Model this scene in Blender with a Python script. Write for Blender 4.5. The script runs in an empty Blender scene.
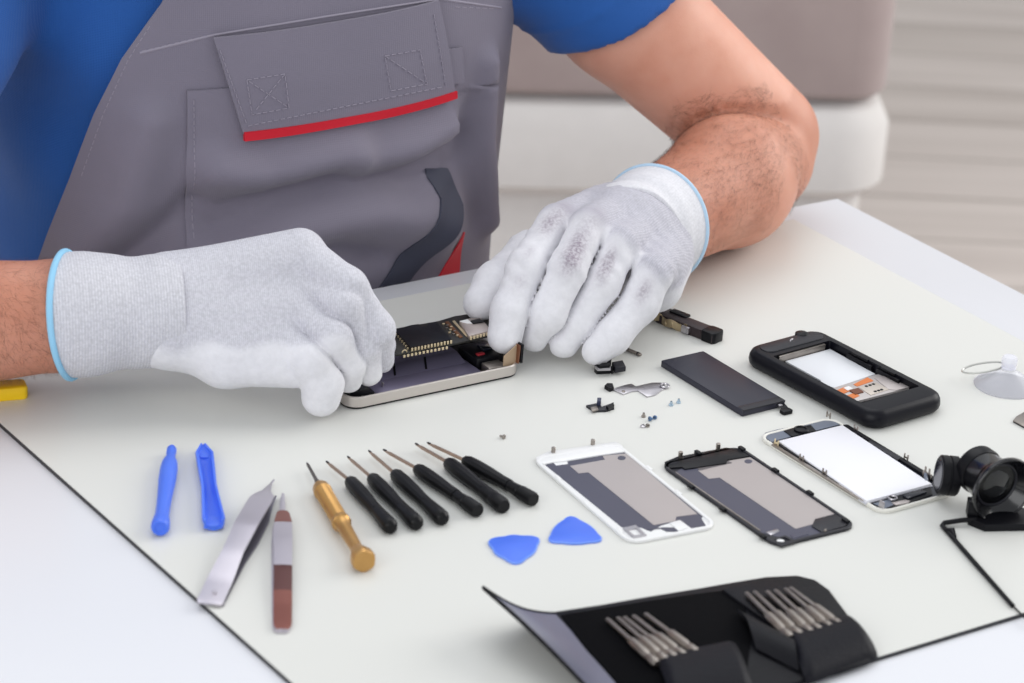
import bpy, bmesh, math, random
import numpy as np
from mathutils import Vector, Matrix
random.seed(4); RNG = np.random.default_rng(7)
C = bpy.context.scene.collection
PI = math.pi
TZ = 0.75                                    # height of the board's top above the floor (m)

# ------------------------------------------------------------------ camera numbers (mm above the board, looking +Y)
F, CH = 3010.22, 769.149
CR = np.array([0.99755717, 0.02787158, 0.06405361])
CU = np.array([-0.06985477, 0.3980185, 0.91471394])
CF = np.array([0.0, 0.9169539, -0.39899317])
def U(px, py, z=0.0):                        # photo point -> mm point on the level z above the board
    d = (px - 512) / F * CR - (py - 341.5) / F * CU + CF
    t = (z - CH) / d[2]
    return d * t + np.array([0, 0, CH])
def proj(P):
    P = np.atleast_2d(P) - np.array([0, 0, CH]); d = P @ CF
    return np.stack([512 + F * (P @ CR) / d, 341.5 - F * (P @ CU) / d], -1)

# ------------------------------------------------------------------ materials
def lin(c):
    return tuple(((v/255)/12.92 if v/255 <= .04045 else ((v/255+.055)/1.055)**2.4) for v in c[:3]) + (1.0,)
MATS = {}
def M(name, col, rough=.5, metal=0.0, var=None, bump=None, coat=0.0, spec=.5, sheen=0.0, trans=0.0, sss=0.0, ior=1.45, alpha=1.0):
    """Principled material; var=(scale, amount, second colour), bump=(scale, strength)"""
    if name in MATS: return MATS[name]
    m = bpy.data.materials.new(name); m.use_nodes = True
    nt = m.node_tree; b = nt.nodes['Principled BSDF']
    b.inputs['Base Color'].default_value = lin(col)
    b.inputs['Roughness'].default_value = rough; b.inputs['Metallic'].default_value = metal
    b.inputs['Specular IOR Level'].default_value = spec; b.inputs['IOR'].default_value = ior
    b.inputs['Coat Weight'].default_value = coat; b.inputs['Sheen Weight'].default_value = sheen
    b.inputs['Transmission Weight'].default_value = trans
    if sss: b.inputs['Subsurface Weight'].default_value = sss; b.inputs['Subsurface Radius'].default_value = (.006, .0025, .0012); b.inputs['Subsurface Scale'].default_value = 1.0
    tc = nt.nodes.new('ShaderNodeTexCoord')
    if var:
        n = nt.nodes.new('ShaderNodeTexNoise'); n.inputs['Scale'].default_value = var[0]; n.inputs['Detail'].default_value = 4
        nt.links.new(tc.outputs['Object'], n.inputs['Vector'])
        r = nt.nodes.new('ShaderNodeValToRGB'); r.color_ramp.elements[0].position = .5 - var[1]; r.color_ramp.elements[1].position = .5 + var[1]
        r.color_ramp.elements[0].color = lin(col); r.color_ramp.elements[1].color = lin(var[2])
        nt.links.new(n.outputs['Fac'], r.inputs['Fac']); nt.links.new(r.outputs['Color'], b.inputs['Base Color'])
    if bump:
        n = nt.nodes.new('ShaderNodeTexNoise'); n.inputs['Scale'].default_value = bump[0]; n.inputs['Detail'].default_value = 3
        nt.links.new(tc.outputs['Object'], n.inputs['Vector'])
        bp = nt.nodes.new('ShaderNodeBump'); bp.inputs['Strength'].default_value = bump[1]; bp.inputs['Distance'].default_value = .001
        nt.links.new(n.outputs['Fac'], bp.inputs['Height']); nt.links.new(bp.outputs['Normal'], b.inputs['Normal'])
    MATS[name] = m
    return m

# ------------------------------------------------------------------ object helpers (all shapes in mm)
def thing(name, label, cat, loc=(0, 0, 0), rz=0.0, group=None):
    o = bpy.data.objects.new(name, None); C.objects.link(o); o.empty_display_size = .02
    o.location = (loc[0]/1000, loc[1]/1000, TZ + loc[2]/1000); o.rotation_euler = (0, 0, rz)
    tag(o, label, cat, group); return o
def tag(o, label=None, cat=None, group=None, kind=None):
    if label: o['label'] = label
    if cat: o['category'] = cat
    if group: o['group'] = group
    if kind: o['kind'] = kind
    return o
def link(name, me, mat, parent=None, world=False):
    """world=True: the mesh is in mm board coordinates; otherwise in the parent's own mm frame"""
    o = bpy.data.objects.new(name, me); C.objects.link(o)
    if mat: me.materials.append(mat)
    if parent:
        o.parent = parent
        if world:
            wm = Matrix.Identity(4); q = parent
            while q: wm = Matrix.Translation(q.location) @ Matrix.Rotation(q.rotation_euler.z, 4, 'Z') @ wm; q = q.parent
            inv = wm.inverted()
            me.transform(inv @ Matrix.Translation((0, 0, TZ)) @ Matrix.Scale(.001, 4))
        else: me.transform(Matrix.Scale(.001, 4))
    else:
        me.transform(Matrix.Translation((0, 0, TZ)) @ Matrix.Scale(.001, 4))
    return o
def obj(name, bm, mat, parent=None, smooth=True, world=False, angle=38):
    me = bpy.data.meshes.new(name)
    bmesh.ops.recalc_face_normals(bm, faces=bm.faces)
    if smooth:
        for f in bm.faces: f.smooth = True
        for e in bm.edges:
            if len(e.link_faces) == 2 and e.calc_face_angle(0) > math.radians(angle): e.smooth = False
    bm.to_mesh(me); bm.free()
    return link(name, me, mat, parent, world)
def BM(): return bmesh.new()

def rrect(x0, x1, y0, y1, r, n=6):
    pts = []
    for cx, cy, a in ((x1-r, y1-r, 0), (x0+r, y1-r, PI/2), (x0+r, y0+r, PI), (x1-r, y0+r, 1.5*PI)):
        for k in range(n+1):
            t = a + PI/2*k/n; pts.append((cx + r*math.cos(t), cy + r*math.sin(t)))
    return pts
def circ(cx, cy, r, n=20, ry=None):
    return [(cx + r*math.cos(2*PI*k/n), cy + (ry or r)*math.sin(2*PI*k/n)) for k in range(n)]
def area(p): return sum(p[i][0]*p[(i+1) % len(p)][1] - p[(i+1) % len(p)][0]*p[i][1] for i in range(len(p)))/2
def inset(pts, d):
    if area(pts) < 0: pts = pts[::-1]
    n = len(pts); out = []
    for i in range(n):
        a, b, c = Vector(pts[i-1]), Vector(pts[i]), Vector(pts[(i+1) % n])
        e1 = (b-a).normalized() if (b-a).length > 1e-6 else Vector((1, 0)); e2 = (c-b).normalized() if (c-b).length > 1e-6 else e1
        n1 = Vector((-e1.y, e1.x)); n2 = Vector((-e2.y, e2.x)); m = n1 + n2
        m = m / max(m.dot(n1), .35) if m.length > 1e-6 else n1
        q = b + m*d; out.append((q.x, q.y))
    return out
def prism(bm, pts, z0, z1, bev=0.0, mat=0, bot=0.0):
    if area(pts) < 0: pts = pts[::-1]
    rings = []
    if bot: rings.append((inset(pts, bot), z0)); rings.append((pts, z0+bot))
    else: rings.append((pts, z0))
    if bev:
        rings.append((pts, z1-bev)); rings.append((inset(pts, bev*.35), z1-bev*.3)); rings.append((inset(pts, bev), z1))
    else: rings.append((pts, z1))
    vs = [[bm.verts.new((x, y, z)) for x, y in p] for p, z in rings]
    n = len(pts)
    for a, b in zip(vs, vs[1:]):
        for i in range(n): bm.faces.new((a[i], a[(i+1) % n], b[(i+1) % n], b[i]))
    bm.faces.new(vs[0][::-1]); bm.faces.new(vs[-1])
    return bm
def frame(bm, outer, inner, z0, z1, bev=.3):
    """a flat ring: outer and inner outlines with the same count"""
    if area(outer) < 0: outer = outer[::-1]
    if area(inner) < 0: inner = inner[::-1]
    n = len(outer)
    loops = [(outer, z0), (outer, z1-bev), (inset(outer, bev), z1), (inset(inner, -bev), z1), (inner, z1-bev), (inner, z0)]
    vs = [[bm.verts.new((x, y, z)) for x, y in p] for p, z in loops]
    vs.append(vs[0])
    for a, b in zip(vs, vs[1:]):
        for i in range(n): bm.faces.new((a[i], a[(i+1) % n], b[(i+1) % n], b[i]))
    return bm
def box(bm, x0, x1, y0, y1, z0, z1, bev=0.0):
    return prism(bm, [(x0, y0), (x1, y0), (x1, y1), (x0, y1)], z0, z1, bev)
def basis(d):
    d = Vector(d).normalized(); up = Vector((0, 0, 1)) if abs(d.z) < .95 else Vector((1, 0, 0))
    x = up.cross(d).normalized(); return x, d.cross(x), d
def lathe(bm, prof, a, d, n=24, mod=None):
    """profile [(t, r)] turned about the axis from a along d; mod(angle, t) scales the radius"""
    a = Vector(a); x, y, d = basis(d); rings = []
    for t, r in prof:
        if r <= 1e-4: rings.append([bm.verts.new(a + d*t)])
        else: rings.append([bm.verts.new(a + d*t + (x*math.cos(2*PI*k/n) + y*math.sin(2*PI*k/n))*r*(mod(2*PI*k/n, t) if mod else 1)) for k in range(n)])
    for p, q in zip(rings, rings[1:]):
        for k in range(n):
            k2 = (k+1) % n
            if len(p) == 1 and len(q) == 1: continue
            if len(p) == 1: bm.faces.new((p[0], q[k2], q[k]))
            elif len(q) == 1: bm.faces.new((p[k], p[k2], q[0]))
            else: bm.faces.new((p[k], p[k2], q[k2], q[k]))
    for r, f in ((rings[0], True), (rings[-1], False)):
        if len(r) > 1: bm.faces.new(r[::-1] if f else r)
    return bm
def tube(bm, path, r, n=8, closed=False):
    path = [Vector(p) for p in path]; N = len(path); rings = []; rr = r if hasattr(r, '__len__') else [r]*N
    prev = None
    for i, p in enumerate(path):
        t = (path[(i+1) % N] - path[i-1]) if closed else (path[min(i+1, N-1)] - path[max(i-1, 0)])
        t.normalize()
        if prev is None: x, y, _ = basis(t)
        else: x = (prev - t*prev.dot(t)).normalized(); y = t.cross(x)
        prev = x
        rings.append([bm.verts.new(p + (x*math.cos(2*PI*k/n) + y*math.sin(2*PI*k/n))*rr[i]) for k in range(n)])
    for a, b in list(zip(rings, rings[1:])) + ([(rings[-1], rings[0])] if closed else []):
        for k in range(n): bm.faces.new((a[k], a[(k+1) % n], b[(k+1) % n], b[k]))
    if not closed: bm.faces.new(rings[0][::-1]); bm.faces.new(rings[-1])
    return bm
def grid(bm, fn, nu, nv, thick=0.0, nrm=None):
    """a sheet of fn(i/nu, j/nv) points; thick gives it a back side along the sheet's normal"""
    P = np.array([[fn(i/nu, j/nv) for j in range(nv+1)] for i in range(nu+1)], float)
    du = np.gradient(P, axis=0); dv = np.gradient(P, axis=1); nn = np.cross(du, dv); nn /= np.linalg.norm(nn, axis=-1, keepdims=True)+1e-9
    V = [[bm.verts.new(P[i, j]) for j in range(nv+1)] for i in range(nu+1)]
    for i in range(nu):
        for j in range(nv): bm.faces.new((V[i][j], V[i+1][j], V[i+1][j+1], V[i][j+1]))
    if thick:
        Q = P - nn*thick
        W = [[bm.verts.new(Q[i, j]) for j in range(nv+1)] for i in range(nu+1)]
        for i in range(nu):
            for j in range(nv): bm.faces.new((W[i][j], W[i][j+1], W[i+1][j+1], W[i+1][j]))
        for i in range(nu):
            bm.faces.new((V[i][0], W[i][0], W[i+1][0], V[i+1][0])); bm.faces.new((V[i][nv], V[i+1][nv], W[i+1][nv], W[i][nv]))
        for j in range(nv):
            bm.faces.new((V[0][j], V[0][j+1], W[0][j+1], W[0][j])); bm.faces.new((V[nu][j], W[nu][j], W[nu][j+1], V[nu][j+1]))
    return bm

# ------------------------------------------------------------------ signed-distance modelling for the body, gloves and sleeves
def cap(P, a, b, ra, rb, sq=None):
    """tapered capsule; sq=(axis vector, factor) widens the section along that axis"""
    a = np.asarray(a, float); b = np.asarray(b, float); ab = b-a
    t = np.clip(((P-a) @ ab)/(ab @ ab), 0, 1)
    q = P - (a + t[:, None]*ab)
    r = ra + t*(rb-ra)
    if sq is not None:
        ax = np.asarray(sq[0], float); ax = ax - ab*(ax @ ab)/(ab @ ab); ax /= np.linalg.norm(ax)
        c = q @ ax; d2 = (q*q).sum(1) - c*c + (c/sq[1])**2
        return (np.sqrt(d2) - r)
    return np.sqrt((q*q).sum(1)) - r
def smin(a, b, k):
    h = np.clip(.5 + .5*(b-a)/k, 0, 1); return b*(1-h) + a*h - k*h*(1-h)
def chain(P, pts, k=4.0):
    """pts: [(point, radius)], smooth joints"""
    d = None
    for (a, ra), (b, rb) in zip(pts, pts[1:]):
        c = cap(P, a, b, ra, rb); d = c if d is None else smin(d, c, k)
    return d
def surfnet(f, lo, hi, h):
    lo = np.asarray(lo, float); hi = np.asarray(hi, float)
    n = np.ceil((hi-lo)/h).astype(int)+1
    ax = [lo[i] + h*np.arange(n[i]) for i in range(3)]
    vol = np.empty(n, np.float32)
    yy, zz = np.meshgrid(ax[1], ax[2], indexing='ij'); step = max(1, 300000//(n[1]*n[2]))
    for i in range(0, n[0], step):
        xs = ax[0][i:i+step]
        P = np.empty((len(xs), n[1], n[2], 3)); P[..., 0] = xs[:, None, None]; P[..., 1] = yy; P[..., 2] = zz
        vol[i:i+step] = f(P.reshape(-1, 3)).reshape(len(xs), n[1], n[2])
    vol[0] = np.maximum(vol[0], 1); vol[-1] = np.maximum(vol[-1], 1)
    vol[:, 0] = np.maximum(vol[:, 0], 1); vol[:, -1] = np.maximum(vol[:, -1], 1)
    vol[:, :, 0] = np.maximum(vol[:, :, 0], 1); vol[:, :, -1] = np.maximum(vol[:, :, -1], 1)
    cor = [(i, j, k) for i in (0, 1) for j in (0, 1) for k in (0, 1)]
    sl = lambda c: vol[c[0]:n[0]-1+c[0], c[1]:n[1]-1+c[1], c[2]:n[2]-1+c[2]]
    ins = sum((sl(c) < 0).astype(np.int8) for c in cor)
    act = (ins > 0) & (ins < 8); idx = np.argwhere(act)
    acc = np.zeros((len(idx), 3)); cnt = np.zeros(len(idx))
    val = {c: sl(c)[act] for c in cor}
    for c in cor:
        for a in range(3):
            if c[a] == 0:
                e = list(c); e[a] = 1; e = tuple(e); v0, v1 = val[c], val[e]
                m = (v0 < 0) != (v1 < 0); t = np.where(m, v0/np.where(m, v0-v1, 1), 0)
                p = np.tile(np.array(c, float), (len(idx), 1)); p[:, a] = t
                acc += p*m[:, None]; cnt += m
    V = lo + h*(idx + acc/cnt[:, None])
    ids = -np.ones(act.shape, np.int64); ids[act] = np.arange(len(idx))
    Q = []
    for a in range(3):
        b, c = (a+1) % 3, (a+2) % 3
        s0 = [slice(None)]*3; s1 = [slice(None)]*3; s0[a] = slice(0, -1); s1[a] = slice(1, None)
        A = vol[tuple(s0)] < 0; B = vol[tuple(s1)] < 0
        e = np.argwhere(A != B); e = e[(e[:, b] > 0) & (e[:, c] > 0) & (e[:, b] < n[b]-1) & (e[:, c] < n[c]-1)]
        sg = A[tuple(e.T)]
        def cid(db, dc):
            g = e.copy(); g[:, b] -= db; g[:, c] -= dc; return ids[tuple(g.T)]
        q = np.stack([cid(1, 1), cid(0, 1), cid(0, 0), cid(1, 0)], 1)
        q[~sg] = q[~sg][:, ::-1]; Q.append(q)
    Q = np.concatenate(Q)
    for _ in range(2):                        # settle the vertices on the surface
        d = f(V); e = .35*h
        g = np.stack([f(V+np.eye(3)[i]*e)-f(V-np.eye(3)[i]*e) for i in range(3)], 1)
        L = np.linalg.norm(g, axis=1, keepdims=True)+1e-9
        V = V - np.clip(d/(L[:, 0]/(2*e)+1e-3), -h*.6, h*.6)[:, None]*(g/L)
    return V, Q
def sdf_obj(name, f, lo, hi, h, mat, parent, attrs=None):
    V, Q = surfnet(f, lo, hi, h)
    me = bpy.data.meshes.new(name)
    me.vertices.add(len(V)); me.vertices.foreach_set('co', V.astype(np.float32).ravel())
    me.loops.add(Q.size); me.loops.foreach_set('vertex_index', Q.ravel().astype(np.int32))
    me.polygons.add(len(Q)); me.polygons.foreach_set('loop_start', (np.arange(len(Q))*4).astype(np.int32))
    me.update(calc_edges=True); me.validate()
    me.polygons.foreach_set('use_smooth', np.ones(len(me.polygons), bool))
    if attrs:
        for k, fn in attrs.items():
            at = me.attributes.new(k, 'FLOAT', 'POINT'); at.data.foreach_set('value', fn(V).astype(np.float32))
    return link(name, me, mat, parent, world=True), V, Q

# ================================================================== SETTING
TH = -0.948654                                # direction of the table's short sides
D1 = np.array([math.cos(TH), math.sin(TH)]); D2 = np.array([-D1[1], D1[0]])
def T2(a, b): q = D1*a + D2*b; return (q[0], q[1])

m_floor = bpy.data.materials.new('grey_oak_planks'); m_floor.use_nodes = True
nt = m_floor.node_tree; b = nt.nodes['Principled BSDF']; b.inputs['Roughness'].default_value = .55
tc = nt.nodes.new('ShaderNodeTexCoord'); mp = nt.nodes.new('ShaderNodeMapping'); mp.inputs['Rotation'].default_value = (0, 0, -.06)
br = nt.nodes.new('ShaderNodeTexBrick'); br.inputs['Scale'].default_value = 1; br.inputs['Brick Width'].default_value = 1.25; br.inputs['Row Height'].default_value = .17
br.inputs['Color1'].default_value = lin((188, 178, 171)); br.inputs['Color2'].default_value = lin((206, 196, 190)); br.inputs['Mortar'].default_value = lin((140, 130, 122)); br.inputs['Mortar Size'].default_value = .003
ns = nt.nodes.new('ShaderNodeTexNoise'); ns.inputs['Scale'].default_value = 3; ns.inputs['Detail'].default_value = 6
mp2 = nt.nodes.new('ShaderNodeMapping'); mp2.inputs['Scale'].default_value = (.35, 5, 1)
mx = nt.nodes.new('ShaderNodeMix'); mx.data_type = 'RGBA'; mx.blend_type = 'MULTIPLY'; mx.inputs['Factor'].default_value = .45
rp = nt.nodes.new('ShaderNodeValToRGB'); rp.color_ramp.elements[0].position = .3; rp.color_ramp.elements[1].position = .62; rp.color_ramp.elements[0].color = (.55, .52, .5, 1)
nt.links.new(tc.outputs['Object'], mp.inputs['Vector']); nt.links.new(mp.outputs['Vector'], br.inputs['Vector']); nt.links.new(mp.outputs['Vector'], mp2.inputs['Vector'])
nt.links.new(mp2.outputs['Vector'], ns.inputs['Vector']); nt.links.new(ns.outputs['Fac'], rp.inputs['Fac']); nt.links.new(br.outputs['Color'], mx.inputs['A']); nt.links.new(rp.outputs['Color'], mx.inputs['B'])
nt.links.new(mx.outputs['Result'], b.inputs['Base Color'])
bm = BM(); box(bm, -4500, 5500, -1500, 9000, -800, -750)
tag(obj('floor', bm, m_floor, smooth=False), kind='structure')

# sofa behind the table
sofa = thing('sofa', 'pale sofa with white base and taupe seat cushion behind the man', 'sofa', (-812, 3330, -750), .15)
m_white_up = M('white_upholstery', (222, 218, 215), .6, var=(40, .3, (228, 224, 221)), bump=(300, .1))
m_taupe = M('taupe_velvet', (160, 143, 141), .85, var=(9, .25, (176, 160, 157)), bump=(500, .2), sheen=.3)
bm = BM(); prism(bm, rrect(-1500, 1140, -430, 430, 60), 20, 383, 8); obj('plinth', bm, m_white_up, sofa)
bm = BM(); prism(bm, rrect(-1500, 1160, -450, 450, 70), 384, 492, 34, bot=10); obj('base', bm, m_white_up, sofa)
bm = BM(); prism(bm, rrect(-1500, 1150, -440, 440, 50), 493, 680, 40, bot=8); obj('seat_cushion', bm, m_taupe, sofa)
bm = BM(); prism(bm, rrect(-1500, 1140, 250, 460, 60), 672, 1010, 50); obj('backrest', bm, m_taupe, sofa)
for x in (-1380, 1020):
    for y in (-320, 320):
        bm = BM(); prism(bm, rrect(x-25, x+25, y-25, y+25, 8), 0, 22, 3); obj('leg', bm, M('dark_wood', (70, 60, 55), .5), sofa)

# table and the board lying on it
m_table = M('white_lacquer', (225, 226, 231), .32, var=(3, .4, (227, 228, 233)))
m_board = M('cream_glass', (219, 219, 214), .34, var=(2, .4, (220, 220, 215)), spec=.3)
m_seam = M('dark_board_edge', (38, 38, 42), .4)
table = thing('table', 'white lacquered work table with a cream board on top', 'table', (0, 1700, -750))
A0, A1, B0, B1 = -1555, -720, 380, 1400
bm = BM(); prism(bm, [T2(A0, B0), T2(A1, B0), T2(A1, B1), T2(A0, B1)], -34, -2.6, 1.2); obj('table_top', bm, m_table, table, world=True)
bm = BM(); i = 60; frame(bm, [T2(A0+i, B0+i), T2(A1-i, B0+i), T2(A1-i, B1-i), T2(A0+i, B1-i)], [T2(A0+i+22, B0+i+22), T2(A1-i-22, B0+i+22), T2(A1-i-22, B1-i-22), T2(A0+i+22, B1-i-22)], -100, -34, 1); obj('apron', bm, m_table, table, world=True, smooth=False)
for a in (A0+75, A1-75):
    for c in (B0+75, B1-75):
        x, y = T2(a, c); bm = BM(); prism(bm, rrect(x-25, x+25, y-25, y+25, 5, 3), -750, -34, 1); obj('leg', bm, m_table, table, world=True)
board = thing('work_board', 'large cream glass board with thin dark edge lying on the white table', 'board', (0, 1700, -2.6))
bo = [T2(-1530, 688.2), T2(-1009, 688.2), T2(-1009, 1338), T2(-1530, 1338)]
bm = BM(); prism(bm, bo, -2.6, -.25, 0); obj('edge', bm, m_seam, board, world=True, smooth=False)
bm = BM(); prism(bm, inset(bo, .35), -.25, 0, .1); obj('surface', bm, m_board, board, world=True, smooth=False)
bm = BM(); box(bm, -4500, 5500, 9000, 9200, -750, 2000); tag(obj('wall_back', bm, M('warm_white_paint', (226, 222, 216), .9), smooth=False), kind='structure')
bm = BM(); box(bm, -4700, -4500, -1500, 9200, -750, 2000); tag(obj('wall_left', bm, M('warm_white_paint', (226, 222, 216), .9), smooth=False), kind='structure')
# ================================================================== THE MAN
E1 = np.array([D2[0], D2[1], 0.0]); E2 = np.array([D1[0], D1[1], 0.0])     # his left, his front
CT = np.array([-197.0, 1950.0, 0.0]); NS = 2.35; LEAN = .02
ZK = np.array([-420, -330, -150, 0, 150, 250, 330, 390, 430.])
AK = np.array([150, 178, 174, 174, 178, 180, 160, 105, 50.]); BK = np.array([105, 128, 124, 122, 126, 122, 105, 78, 45.])
def ctr(z): return CT + np.multiply.outer(np.asarray(z, float)*LEAN, E2)
def torso(P, off=0.0):
    z = np.clip(P[:, 2], -420, 430); a = np.interp(z, ZK, AK)+off; b = np.interp(z, ZK, BK)+off
    q = P - ctr(P[:, 2]); x = np.abs(q @ E1)/a; y = np.abs(q @ E2)/b
    m = (x**NS + y**NS)**(1/NS)
    d = (m-1)*np.minimum(a, b)*.95
    return np.maximum(d, np.maximum(P[:, 2]-430-off, -420-P[:, 2]))
def S(th, z, off=0.0):
    a = np.interp(z, ZK, AK); b = np.interp(z, ZK, BK); c, s = math.cos(th), math.sin(th)
    x = a*math.copysign(abs(c)**(2/NS), c); y = b*math.copysign(abs(s)**(2/NS), s)
    nx = math.copysign((abs(x)/a)**(NS-1)/a, x); ny = math.copysign((abs(y)/b)**(NS-1)/b, y); L = math.hypot(nx, ny)+1e-9
    base = CT + E2*LEAN*z
    return base + E1*(x + nx/L*off) + E2*(y + ny/L*off) + np.array([0, 0, float(z)])
_TH = np.linspace(-.35, PI+.1, 260); _ZZ = np.linspace(-120, 330, 260)
_PX = np.array([[proj(S(t, z, 8))[0] for z in _ZZ] for t in _TH])
def uv(px, py, o=8.0):                               # photo point -> (angle, height) on the chest
    d = ((_PX - np.array([px, py]))**2).sum(-1); d += ((_TH < .5) | (_TH > 2.95))[:, None]*1e5
    i, j = np.unravel_index(np.argmin(d), d.shape); t, z = _TH[i], _ZZ[j]
    for _ in range(4):
        p0 = proj(S(t, z, o))[0]; J = np.stack([(proj(S(t+1e-3, z, o))[0]-p0)/1e-3, (proj(S(t, z+.5, o))[0]-p0)/.5], 1)
        if abs(np.linalg.det(J)) < 60: break
        s = np.linalg.solve(J, np.array([px, py])-p0); t += float(np.clip(s[0], -.05, .05)); z += float(np.clip(s[1], -8, 8))
    return t, z
# soft folds of the cloth: ridges (+) and hollows (-) along lines of the chest
FOLDS = [(-7, 15, [(215, 222), (270, 196), (340, 178), (405, 176), (445, 150)]),
         (6, 13, [(215, 165), (262, 172), (310, 160), (345, 150)]),
         (5, 12, [(355, 165), (395, 150), (440, 128)]),
         (6, 20, [(215, 250), (290, 222), (370, 205), (432, 222)]),
         (-4, 9, [(118, 262), (160, 230), (192, 200)]),
         (4, 14, [(85, 250), (130, 200), (150, 120)]),
         (-2, 12, [(462, 110), (458, 170), (470, 215)]),
         (4, 10, [(480, 60), (476, 140), (480, 220)]),
         (-1.5, 9, [(395, 250), (425, 215), (440, 190)]),
         (-3, 8, [(270, 262), (330, 240), (372, 250)])]
FL = [(A, w, np.array([S(*uv(*p), 0) for p in pl])) for A, w, pl in FOLDS]
def seg_dist(P, a, b):
    ab = b-a; t = np.clip(((P-a) @ ab)/(ab @ ab), 0, 1); return np.linalg.norm(P-(a+np.multiply.outer(t, ab)), axis=-1)
def folds(P):
    P = np.atleast_2d(P); r = np.zeros(len(P))
    for A, w, L in FL:
        d = np.min([seg_dist(P, a, b) for a, b in zip(L, L[1:])], axis=0); r += A*np.exp(-(d/w)**2)
    return r
def onbody(t, z, off): return S(t, z, off + max(-9.0, 2.5*float(folds(S(t, z, 0))[0])))

# materials of the clothes and skin
def weave(name, col, col2, rough, scale, strength, sheen=0.0):
    m = M(name, col, rough, var=(14, .3, col2), sheen=sheen); nt = m.node_tree; b = nt.nodes['Principled BSDF']
    tc = nt.nodes.new('ShaderNodeTexCoord'); w = []
    for d in ('X', 'Z'):
        q = nt.nodes.new('ShaderNodeTexWave'); q.bands_direction = d; q.inputs['Scale'].default_value = scale; q.inputs['Distortion'].default_value = .6
        nt.links.new(tc.outputs['Object'], q.inputs['Vector']); w.append(q)
    a = nt.nodes.new('ShaderNodeMath'); a.operation = 'ADD'; nt.links.new(w[0].outputs['Fac'], a.inputs[0]); nt.links.new(w[1].outputs['Fac'], a.inputs[1])
    bp = nt.nodes.new('ShaderNodeBump'); bp.inputs['Strength'].default_value = strength; bp.inputs['Distance'].default_value = .0004
    nt.links.new(a.outputs[0], bp.inputs['Height']); nt.links.new(bp.outputs['Normal'], b.inputs['Normal'])
    return m
m_over = weave('grey_twill', (121, 116, 131), (128, 122, 137), .75, 260, .12, .15)
m_shirt = weave('blue_cotton', (27, 84, 160), (31, 92, 170), .8, 300, .35, .1)
m_red = M('red_piping', (205, 18, 42), .6); m_band = M('navy_grey_band', (66, 68, 84), .7); m_stitch = M('stitch_thread', (147, 141, 155), .7)
m_skin = M('skin', (228, 172, 150), .5, var=(32, .28, (214, 150, 126)), bump=(900, .2), sss=.12)
m_hair = M('brown_hair', (92, 58, 40), .5)

man = thing('person', 'man in blue shirt and grey bib overalls repairing a phone, wearing pale gloves', 'person', (CT[0], CT[1], -750))

# arm joints
ELB = U(756, 144, 52); HEML = U(655, 224, 47); SEAML = U(630, 233, 51); SHL = np.array([-62., 2012., 262.])
SHR = S(PI, 245)-E1*14; ELR = U(-230, 338, 48); HEMR = U(66, 315, 54); WRR = U(160, 311, 55)
def arms(P):
    ul = chain(P, [(SHL, 52), (SHL*.45+ELB*.55, 48), (ELB+np.array([3, 6, 4]), 42)], 10)
    FM = ELB*.62+HEML*.38
    fl = chain(P, [(ELB+np.array([1, -7, -8]), 41), (FM+np.array([7, -8, -3]), 43), (HEML, 32.5), (SEAML, 27)], 14)
    bis = (SHL-ELB)/np.linalg.norm(SHL-ELB) + (HEML-ELB)/np.linalg.norm(HEML-ELB); bis = bis/np.linalg.norm(bis)
    l = smin(ul, fl, 3.0) + 2.2*np.exp(-((ul-fl)/5.5)**2)*np.clip(((P-ELB) @ bis-6)/14, 0, 1)
    ur = chain(P, [(SHR, 52), (SHR*.5+ELR*.5, 46), (ELR, 42)], 10)
    fr = chain(P, [(ELR, 42), (ELR*.6+HEMR*.4, 41), (HEMR, 32), (WRR, 26)], 8)
    return np.minimum(l, smin(ur, fr, 10))
def body_f(P): 
    return np.maximum(smin(torso(P, -5), arms(P), 18), -110-P[:, 2])
nt = m_skin.node_tree; _b = nt.nodes['Principled BSDF']; _src = _b.inputs['Base Color'].links[0].from_socket
_at = nt.nodes.new('ShaderNodeAttribute'); _at.attribute_name = 'tan'; _mx = nt.nodes.new('ShaderNodeMix'); _mx.data_type = 'RGBA'; _mx.blend_type = 'MULTIPLY'; _mx.inputs['B'].default_value = (.80, .70, .64, 1)
nt.links.new(_at.outputs['Fac'], _mx.inputs['Factor']); nt.links.new(_src, _mx.inputs['A']); nt.links.new(_mx.outputs['Result'], _b.inputs['Base Color'])
def tan_f(V): return np.clip(np.maximum((62-seg_dist(V, ELB, SEAML))/22, (64-seg_dist(V, ELR, WRR))/20), 0, 1) * np.where(seg_dist(V, ELB, SHL) < seg_dist(V, ELB, SEAML)-2, .15, 1.0)
body, BV, BQ = sdf_obj('body', body_f, (-640, 1560, -116), (270, 2200, 440), 4.5, m_skin, man, {'tan': tan_f})
bpy.data.objects['body']['label'] = 'bare forearms and upper arm with dark hair'

# shirt with short sleeves
AXL = (ELB-SHL)/np.linalg.norm(ELB-SHL); HL = SHL + AXL*168
AXR = (ELR-SHR)/np.linalg.norm(ELR-SHR); HR = SHR + AXR*185
def shirt_f(P):
    d = torso(P, 1.0)
    wob = 2.2*np.sin(P[:, 2]/19+P[:, 0]/33)*np.sin(P[:, 0]/27+1)
    for a, ax, h in ((SHL, AXL, HL), (SHR, AXR, HR)):
        s = cap(P, a-ax*20, h+ax*60, 61, 58) + wob*.5
        n = ax + np.array([0, 0, -.5]); n = n/np.linalg.norm(n)
        t = (P-h) @ n
        s = np.maximum(s, t)
        s = s - 1.0*np.exp(-((t+24)/2.5)**2)
        d = smin(d, s, 26)
    d = d + 1.0*np.sin(P[:, 2]/16 + P[:, 0]/26) + 1.8*np.sin((P[:, 0]*.8+P[:, 2])/21)*np.sin(P[:, 2]/37-P[:, 0]/60)
    return np.maximum(d, -60-P[:, 2])
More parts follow.
